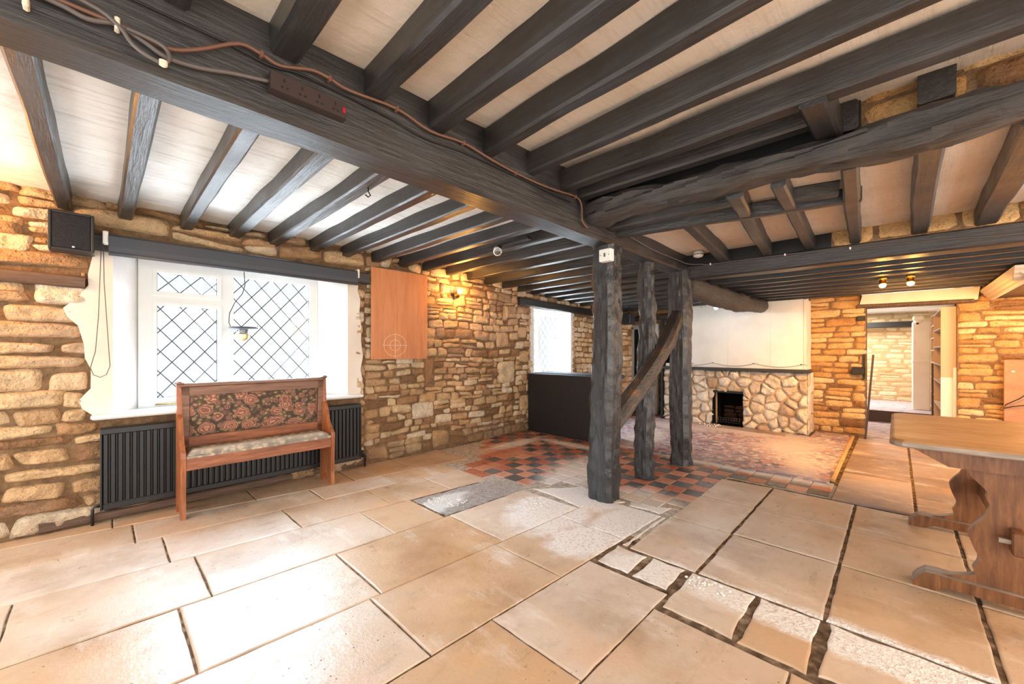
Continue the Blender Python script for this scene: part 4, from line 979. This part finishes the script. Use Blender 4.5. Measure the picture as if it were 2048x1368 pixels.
m = MB(); m.lathe([(.001,-.07),(.03,-.06),(.055,-.03),(.06,0),(.001,0)], (10.1,-.27,1.79), 18); m.obj('dome', M_plastic, cm)
m = MB(); m.lathe([(.001,-.06),(.018,-.055),(.02,-.03),(.001,-.03)], (10.06,-.26,1.78), 12); m.obj('lens', M_black, cm)
# bookcase along the right jamb, open shelves face +Y
bk = thing('bookcase', (8.4, -.5, 0), 'tall cream shelf unit just inside the doorway', 'bookcase')
m = MB(); m.bbox((7.83,-.565,.9),(7.86,-.42,1.84), .004); m.obj('end_panel', M_ivory, bk)
m = MB(); m.bbox((7.83,-.565,.0),(7.86,-.42,.9), .004); m.bbox((7.79,-.575,.0),(7.83,-.53,1.03), .004); m.obj('lower_end_panel', M_wframe, bk)
m = MB(); m.box((7.86,-.565,0),(10.0,-.553,1.84)); m.obj('back_panel', M_ivory, bk)
for xx in (9.2, 9.98): m = MB(); m.box((xx,-.553,0),(xx+.025,-.42,1.84)); m.obj('upright', M_ivory, bk)
for xa, xb, zs in ((7.86,9.2,(.08,.45,.8,1.05,1.3,1.55,1.8)), (9.225,9.98,(.3,.55,.8,1.05,1.25,1.45,1.65,1.82))):
    for zz in zs: m = MB(); m.box((xa,-.553,zz),(xb,-.42,zz+.018)); m.obj('shelf', M_ivory, bk)
m = MB(); m.box((9.3,-.46,.2),(9.33,-.4,1.05)); m.obj('dark_upright', M_can, bk)
one('leaning_plank', 'thin dark plank leaning in the doorway against the stone jamb', 'plank', M_can, lambda m: m.box((7.5,.27,0),(7.6,.292,1.2), rot=Matrix.Rotation(math.radians(4), 3, 'X')))
one('wall_bracket', 'flat black bracket on the stone jamb left of the doorway', 'bracket', M_black, lambda m: (m.bbox((7.6,.33,.91),(7.72,.475,1.01), .006), m.box((7.66,.33,.85),(7.7,.36,1.2))))
one('hinge_block', 'black iron hinge block high on the left door jamb', 'bracket', M_black, lambda m: m.bbox((7.66,.33,1.69),(7.74,.42,1.76), .006))
# tan panel on right wall with wire
one('hardboard_panel', 'tan board fixed to the ochre wall at the right edge', 'board', M_tan, lambda m: m.bbox((7.66,-1.7,.3),(7.7,-.937,1.14), .004))
one('loose_wire', 'dark loose wire hanging across the tan board', 'wire', M_blk_cable, lambda m: m.tube([(7.64,-1.4,1.05),(7.62,-1.2,.85),(7.62,-1.05,.68),(7.63,-.95,.6),(7.64,-.93,.55),(7.63,-1.0,.58),(7.62,-1.15,.62),(7.62,-1.4,.66)], .006, 6))
one('wire_clip', 'small white label chip on the tan board', 'label', M_plastic, lambda m: m.box((7.655,-1.02,.995),(7.665,-.995,1.01)))
# bar canopy
cn = thing('bar_canopy', (6.7, -1.4, 1.88), 'timber bar canopy with cream cornice hanging at the right', 'canopy')
m = MB(); m.box((5.72,-2.5,1.9),(7.7,-.86,1.935)); m.obj('soffit', M_can, cn)
m = MB(); m.box((5.72,-2.5,1.935),(7.7,-.87,2.03)); m.obj('fascia', M_can, cn)
prof = [(-.86,1.885),(-.835,1.885),(-.83,1.9),(-.812,1.91),(-.805,1.93),(-.785,1.945),(-.78,1.965),(-.755,1.985),(-.75,2.01),(-.86,2.01)]
m = MB(); m.prism(prof, 0, 5.66, 7.7, sm=False); m.obj('cornice', M_mould, cn)
m = MB(); m.prism([(x_+.0, z_) for x_, z_ in [(5.74,1.885),(5.715,1.885),(5.71,1.9),(5.69,1.91),(5.685,1.93),(5.665,1.945),(5.66,1.965),(5.635,1.985),(5.63,2.01),(5.74,2.01)]], 1, -2.5, -.75); m.obj('cornice_return', M_mould, cn)
for xx in (6.3, 7.1): m = MB(); m.box((xx,-1.5,1.892),(xx+.05,-1.05,1.9)); m.obj('strip_light', M_strip, cn)
one('black_beam_end', 'dark black block under the canopy corner at the right edge', 'block', M_black, lambda m: m.bbox((5.6,-1.2,1.8),(5.7,-.82,1.9), .006))
# ------------------------------------------------------------------ spotlights and small fittings
def ceil_spot(loc, lab, mat, head, tgt=(0,0,-1), grp=None):
    x, y, z = loc; o = thing('ceiling_spotlight', (x, y, z-.05), lab, 'spotlight', grp)
    m = MB(); m.lathe([(.001,.07),(.035,.07),(.035,.05),(.012,.045),(.01,.02)], (x,y,z), 16); m.obj('base', head, o)
    d = Vector(tgt).normalized(); m = MB(); p = Vector((x,y,z+.03)); m.tube([p-d*.03, p-d*.02, p+d*.03, p+d*.06], [.012,.026,.03,.036], 16); m.obj('head', head, o)
    m = MB(); q = p+d*.06; m.tube([q-d*.004, q+d*.008, q+d*.014], [.03,.026,.004], 14); m.obj('bulb', mat, o)
ceil_spot((5.78,.11,1.96), 'left one of the two lit warm spotlights near the doorway', M_bulb, M_brass, (-.6,0,-.8), 'pair of warm spotlights')
ceil_spot((5.8,-.1,1.96), 'right one of the two lit warm spotlights near the doorway', M_bulb, M_brass, (-.6,0,-.8), 'pair of warm spotlights')
ceil_spot((6.4,1.95,1.9), 'cool white lit spotlight beside the log beam', M_bulb_c, M_steel, (-.7,-.3,-.6))
for i, yy in enumerate((2.13, 2.06)): one('glass_jar', ('clear hanging glass left of the cool spotlight', 'clear hanging glass next to the cool spotlight')[i], 'glass', M_glass, lambda m: (m.lathe([(.022,.05),(.026,.03),(.024,-.02),(.001,-.025)], (6.32,yy,1.93), 14), m.tube([(6.32,yy,1.975),(6.32,yy,2.04)], .002, 5)), 'hanging glasses by the log beam')
sw = thing('white_spotlight', (2.55, 2.66, 2.16), 'unlit white spotlight clipped under the joists left of the main beam', 'spotlight')
m = MB(); m.tube([(2.6,2.66,2.235),(2.57,2.66,2.205),(2.55,2.66,2.19)], .012, 10); m.obj('arm', M_black, sw)
m = MB(); d = Vector((-.45,-.55,-.4)).normalized(); p = Vector((2.545,2.66,2.185)); m.tube([p-d*.045, p-d*.035, p+d*.03, p+d*.055], [.018,.03,.034,.04], 18); m.obj('head', M_plastic, sw)
m = MB(); m.tube([p+d*.05, p+d*.056], [.036,.03], 16); m.obj('lens', M_steel, sw)
m = MB(); m.box((2.56,2.3,2.225),(2.62,2.75,2.245)); m.obj('track', M_black, sw)
one('joist_hook', 'small black hook screwed under a joist of the window bay', 'hook', M_black, lambda m: m.tube([(1.13,2.32,2.25),(1.13,2.32,2.225),(1.145,2.32,2.205),(1.13,2.32,2.19),(1.112,2.32,2.2)], .004, 6))
sd = thing('smoke_detector', (4.42, 1.5, 2.22), 'white round smoke detector on the plaster between the cross beams', 'smoke detector')
m = MB(); m.lathe([(.001,.06),(.05,.06),(.052,.03),(.048,.01),(.03,0),(.001,0)], (4.36,1.5,2.235), 24); m.obj('body', M_plastic, sd)
m = MB(); m.lathe([(.052,.004),(.054,.0),(.052,-.004)], (4.36,1.5,2.262), 24); m.obj('vent_ring', M_gry_cable, sd)
jb = thing('switch_box', (2.83, 1.7, 1.97), 'white surface box at the top of the nearest post', 'switch box')
m = MB(); m.bbox((2.8,1.63,1.97),(2.86,1.735,2.07), .005); m.obj('body', M_plastic, jb)
m = MB(); m.bbox((2.795,1.675,2.005),(2.802,1.69,2.035), .002); m.obj('switch', M_steel, jb)
for yy in (1.645, 1.72): m = MB(); m.lathe([(.001,-.003),(.004,-.003),(.004,0)], (2.8,yy,2.02), 8, axis=0); m.obj('screw', M_steel, jb)
# socket strip on main beam
ss = thing('socket_strip', (.56, 1.655, 2.2), 'brown four gang socket strip screwed to the main beam', 'socket strip')
rot = Matrix.Rotation(math.radians(3), 3, 'Y')
m = MB(); m.box((.424,1.628,2.205),(.7,1.672,2.27), rot=None); m.obj('body', M_brown_pl, ss)
for i in range(4):
    x = .455+i*.062; m = MB()
    m.box((x+.012,1.625,2.244),(x+.016,1.629,2.256)); m.box((x+.002,1.625,2.222),(x+.010,1.629,2.227)); m.box((x+.02,1.625,2.222),(x+.028,1.629,2.227)); m.obj('socket', M_black, ss)
m = MB(); m.box((.683,1.624,2.225),(.695,1.629,2.245)); tag(m.obj('neon_switch', M_red, ss), 'red neon switch')
# cables
BR = [(-.3,2.21),(-.03,2.21),(.05,2.21),(.14,2.2),(.22,2.24),(.33,2.32),(.4,2.32),(.46,2.31),(.57,2.35),(.64,2.35),(.72,2.34),(.94,2.36),(1.12,2.33),(1.33,2.35),(1.54,2.33),(1.73,2.32),(1.94,2.32),(2.12,2.33),(2.35,2.35),(2.42,2.31),(2.43,2.2),(2.5,2.16)]
def spline(pts, k=4):
    out = []
    for i in range(len(pts)-1):
        p0, p1, p2, p3 = pts[max(i-1,0)], pts[i], pts[i+1], pts[min(i+2,len(pts)-1)]
        for j in range(k):
            t_ = j/k; out.append(tuple(.5*((2*b)+(-a+c)*t_+(2*a-5*b+4*c-d)*t_**2+(-a+3*b-3*c+d)*t_**3) for a,b,c,d in zip(p0,p1,p2,p3)))
    return out+[pts[-1]]
c1 = one('brown_cable', 'brown cable clipped in waves along the side of the main beam', 'cable', M_brn_cable, lambda m: m.tube(spline([(x,1.645,z) for x,z in BR]), .0065, 8))
for x, z in ((.4,2.32),(.64,2.35),(.94,2.36),(1.33,2.35),(1.73,2.32),(2.35,2.35)):
    m = MB(); m.bbox((x-.006,1.636,z-.012),(x+.006,1.664,z+.012), .003); m.obj('cable_clip', M_brn_cable, c1)
one('grey_cable', 'grey flex running to the socket strip along the main beam', 'cable', M_gry_cable, lambda m: m.tube(spline([(-.4,1.645,2.2),(-.11,1.645,2.2),(-.03,1.645,2.19),(.03,1.645,2.21),(.09,1.645,2.19),(.14,1.642,2.17),(.22,1.645,2.18),(.32,1.645,2.21),(.43,1.645,2.235)]), .007, 8))
lp = one('cable_loop', 'looped dark cable with a taped end hanging on the main beam', 'cable', M_gry_cable, lambda m: m.tube(spline([(-.3,1.635,2.25),(-.04,1.635,2.23),(.03,1.63,2.2),(.06,1.625,2.16),(.09,1.62,2.14),(.13,1.62,2.135),(.145,1.62,2.16),(.13,1.625,2.19),(.08,1.63,2.2),(.05,1.63,2.2)]), .006, 8))
m = MB(); m.bbox((.12,1.61,2.125),(.14,1.63,2.145), .004); m.obj('taped_end', M_cream_pl, lp)
for i, x in enumerate((.03, -.14)): m = MB(); m.bbox((x-.006,1.628,2.19 if i == 0 else 2.15),(x+.006,1.66,2.225 if i == 0 else 2.18), .003); m.obj('cable_clip', M_cream_pl, lp)
one('black_cable', 'thin black cable drooping along the main beam above the socket strip', 'cable', M_blk_cable, lambda m: m.tube(spline([(-.2,1.655,2.31),(.09,1.655,2.31),(.29,1.655,2.31),(.43,1.655,2.3),(.53,1.655,2.32),(.73,1.655,2.32),(.91,1.655,2.31),(1.1,1.655,2.29),(1.45,1.655,2.31),(2.3,1.655,2.3)]), .004, 6))
fc = one('far_cable', 'grey cable running from the gnarled beam along the far cross beam', 'cable', M_gry_cable, lambda m: m.tube(spline([(2.81,1.645,2.26),(3.18,1.645,2.23),(3.57,1.645,2.2),(4.15,1.645,2.2),(4.4,1.62,2.19),(4.47,1.5,2.18),(4.485,1.4,2.17),(4.485,.76,2.16),(4.485,.29,2.135),(4.485,-.29,2.1),(4.485,-.64,2.075),(4.485,-1.5,2.07)]), .005, 6))
for y, z in ((1.42,2.172),(.76,2.16),(.29,2.135)): m = MB(); m.bbox((4.474,y-.006,z-.01),(4.5,y+.006,z+.01), .003); m.obj('cable_clip', M_plastic, fc)
# ------------------------------------------------------------------ trestle table
CY = -.41; tb = thing('trestle_table', (3.6, CY, 0), 'oak trestle table with wavy end boards at the right edge', 'table')
TX0, TX1, TY0, TY1 = 2.955, 4.25, CY-.44, CY+.44
m = MB(); c_ = .05
pl_ = [(TX0,TY0+c_),(TX0+c_,TY0),(TX1-c_,TY0),(TX1,TY0+c_),(TX1,TY1-c_),(TX1-c_*.4,TY1-c_*.4),(TX1-c_,TY1),(TX0+c_,TY1),(TX0+c_*.4,TY1-c_*.4),(TX0,TY1-c_)]
def sc_(s_, z): return [((TX0+TX1)/2+(x-(TX0+TX1)/2)*(1-s_/((TX1-TX0)/2)), CY+(y-CY)*(1-s_/.44), z) for x, y in pl_]
m.loft([sc_(.01,.738), sc_(.0,.745), sc_(.0,.766)], 1, caps=True); m.loft([sc_(.0,.766), sc_(.012,.776), sc_(.02,.778)], 0, caps=True)
top = m.obj('table_top', [M_oak, M_oak_edge], tb)
half = spline([(.2,.69),(.155,.655),(.142,.62),(.115,.585),(.088,.55),(.092,.52),(.08,.48),(.1,.42),(.138,.365),(.15,.325),(.136,.27),(.118,.22),(.123,.185),(.136,.155),(.128,.13),(.16,.112),(.2,.098),(.26,.08)], 3)+[(0,.08)]
for xx in (3.05, 4.07):
    prof = [(CY+a, b) for a, b in half[:-1]]+[(CY-a, b) for a, b in reversed(half[:-1])]
    m = MB(); m.prism(prof, 0, xx, xx+.045, ms=1); eb = m.obj('end_board', [M_oak_side, M_oak_edge], tb)
    m = MB()
    cl = [(CY+.36,.738),(CY+.34,.725),(CY+.28,.69),(CY+.22,.655),(CY-.22,.655),(CY-.28,.69),(CY-.34,.725),(CY-.36,.738)]
    m.prism(cl, 0, xx-.03, xx+.075); m.obj('top_cleat', M_oak_side, tb)
    m = MB()
    ft = [(.35,.0),(.35,.025),(.33,.055),(.3,.085),(.26,.088),(.22,.085),(.0,.085)]
    bt = [(.27,.0),(.25,.015),(.22,.028),(.0,.028)]
    fp_ = [(CY+a, b) for a, b in ft]+[(CY-a, b) for a, b in reversed(ft[:-1])]+[(CY-a, b) for a, b in bt[:-1]]+[(CY+a, b) for a, b in reversed(bt[:-1])]
    m.prism(fp_, 0, xx-.03, xx+.075, ms=1); m.obj('foot', [M_oak_side, M_oak_edge], tb)
m = MB(); m.bbox((2.96,CY-.022,.29),(4.2,CY+.022,.4), .005); stc = m.obj('stretcher', M_oak_side, tb)
for xx in (2.99, 4.135): m = MB(); m.box((xx,CY-.035,.335),(xx+.022,CY+.06,.355)); m.obj('wedge', M_oak_edge, stc)
# ------------------------------------------------------------------ light
def area(name, loc, rot, sx, sy, P, col):
    l = bpy.data.lights.new(name, 'AREA'); l.shape = 'RECTANGLE'; l.size = sx; l.size_y = sy; l.energy = P; l.color = col
    o = bpy.data.objects.new(name, l); COL.objects.link(o); o.location = loc; o.rotation_euler = [math.radians(a) for a in rot]; return o
def point(name, loc, P, col, r=.03):
    l = bpy.data.lights.new(name, 'POINT'); l.energy = P; l.color = col; l.shadow_soft_size = r
    o = bpy.data.objects.new(name, l); COL.objects.link(o); o.location = loc; return o
def spot(name, loc, d, P, col, ang=150):
    l = bpy.data.lights.new(name, 'SPOT'); l.energy = P; l.color = col; l.shadow_soft_size = .04; l.spot_size = math.radians(ang); l.spot_blend = .6
    o = bpy.data.objects.new(name, l); COL.objects.link(o); o.location = loc; o.rotation_euler = Vector(d).to_track_quat('-Z', 'Y').to_euler(); return o
WARM = (1, .46, .1); COOL = (.86, .93, 1)
area('daylight_sky', (1.2,6.4,3.5), (-55,0,0), 5, 2.2, 1500, (.64,.81,1))
area('daylight_ground', (1.0,5.9,.1), (-150,0,0), 4, 1.6, 300, COOL)
area('daylight_bay_sky', (5.6,6.2,3.3), (-55,0,0), 3, 2, 420, COOL)
area('daylight_bay_ground', (5.9,5.7,.1), (-150,0,0), 3, 1.4, 260, COOL)
point('wall_lamp_glow', (3.21,3.95,2.0), 10, WARM)
point('wall_lamp_out_of_frame', (-.85,3.8,2.0), 15, (1,.43,.08))
point('warm_spot_glow', (5.65,.11,1.9), 3, WARM)
point('warm_spot_glow', (5.67,-.12,1.9), 3, WARM)
spot('warm_spot_beam', (5.67,.11,1.87), (.6,-.1,-.8), 60, WARM)
spot('warm_spot_beam', (5.69,-.12,1.87), (.6,-.2,-.8), 60, WARM)
point('cool_spot', (6.3,1.9,1.84), 6, (.88,.94,1))
point('upper_stone_lamp', (1.7,-1.4,2.0), 10, WARM, .15)
point('canopy_lamp', (6.9,-1.3,1.7), 20, WARM, .2)
point('bar_lamp', (3.6,-2.4,1.9), 62, (1,.58,.25), .3)
area('back_room_lamp', (10.6,.7,2.03), (0,0,0), 1.2, .8, 26, (1,.95,.88))
w = bpy.data.worlds.new('fill_gradient'); SC.world = w; w.use_nodes = True  # added fill: surroundings made brighter behind the camera and below, dim beyond the windows
bg = w.node_tree.nodes['Background']; bg.inputs[1].default_value = 1.0
nt = w.node_tree; tc = nt.nodes.new('ShaderNodeTexCoord'); dt = nt.nodes.new('ShaderNodeVectorMath'); dt.operation = 'DOT_PRODUCT'; dt.inputs[1].default_value = (-.4,-.8,-.5)
nt.links.new(tc.outputs['Generated'], dt.inputs[0])
mr = nt.nodes.new('ShaderNodeMapRange'); mr.inputs[1].default_value = -.5; mr.inputs[2].default_value = .4; nt.links.new(dt.outputs['Value'], mr.inputs[0])
cr = nt.nodes.new('ShaderNodeValToRGB'); nt.links.new(mr.outputs[0], cr.inputs[0]); cr.color_ramp.elements[0].color = (.54,.55,.56,1); cr.color_ramp.elements[1].color = (1.6,1.56,1.5,1)
nt.links.new(cr.outputs[0], bg.inputs[0])
# ------------------------------------------------------------------ camera
cd = bpy.data.cameras.new('camera'); cam = bpy.data.objects.new('camera', cd); COL.objects.link(cam)
F = 794.12; cd.sensor_width = 36; cd.lens = F/2048*36; cd.clip_start = .02
cam.location = (0, 0, 1.25)
yaw = math.radians(44.116)
cam.rotation_euler = (math.radians(90), 0, -yaw+math.radians(0))
# looking along (cos, sin) of 44.1 degrees from +X: rotate from +Y by -(90-44.1)
cam.rotation_euler = (math.radians(90), 0, yaw-math.radians(90))
cd.shift_y = (702-684)/2048
SC.camera = cam
vs_ = SC.view_settings; SC.display_settings.display_device = 'sRGB'; vs_.view_transform = 'Standard'; vs_.look = 'None'; vs_.exposure = 1.2; vs_.gamma = 1; vs_.use_curve_mapping = False
cy = SC.cycles; cy.max_bounces = 7; cy.diffuse_bounces = 5; cy.glossy_bounces = 3; cy.transparent_max_bounces = 8; cy.caustics_reflective = False; cy.caustics_refractive = False; cy.sample_clamp_indirect = 6
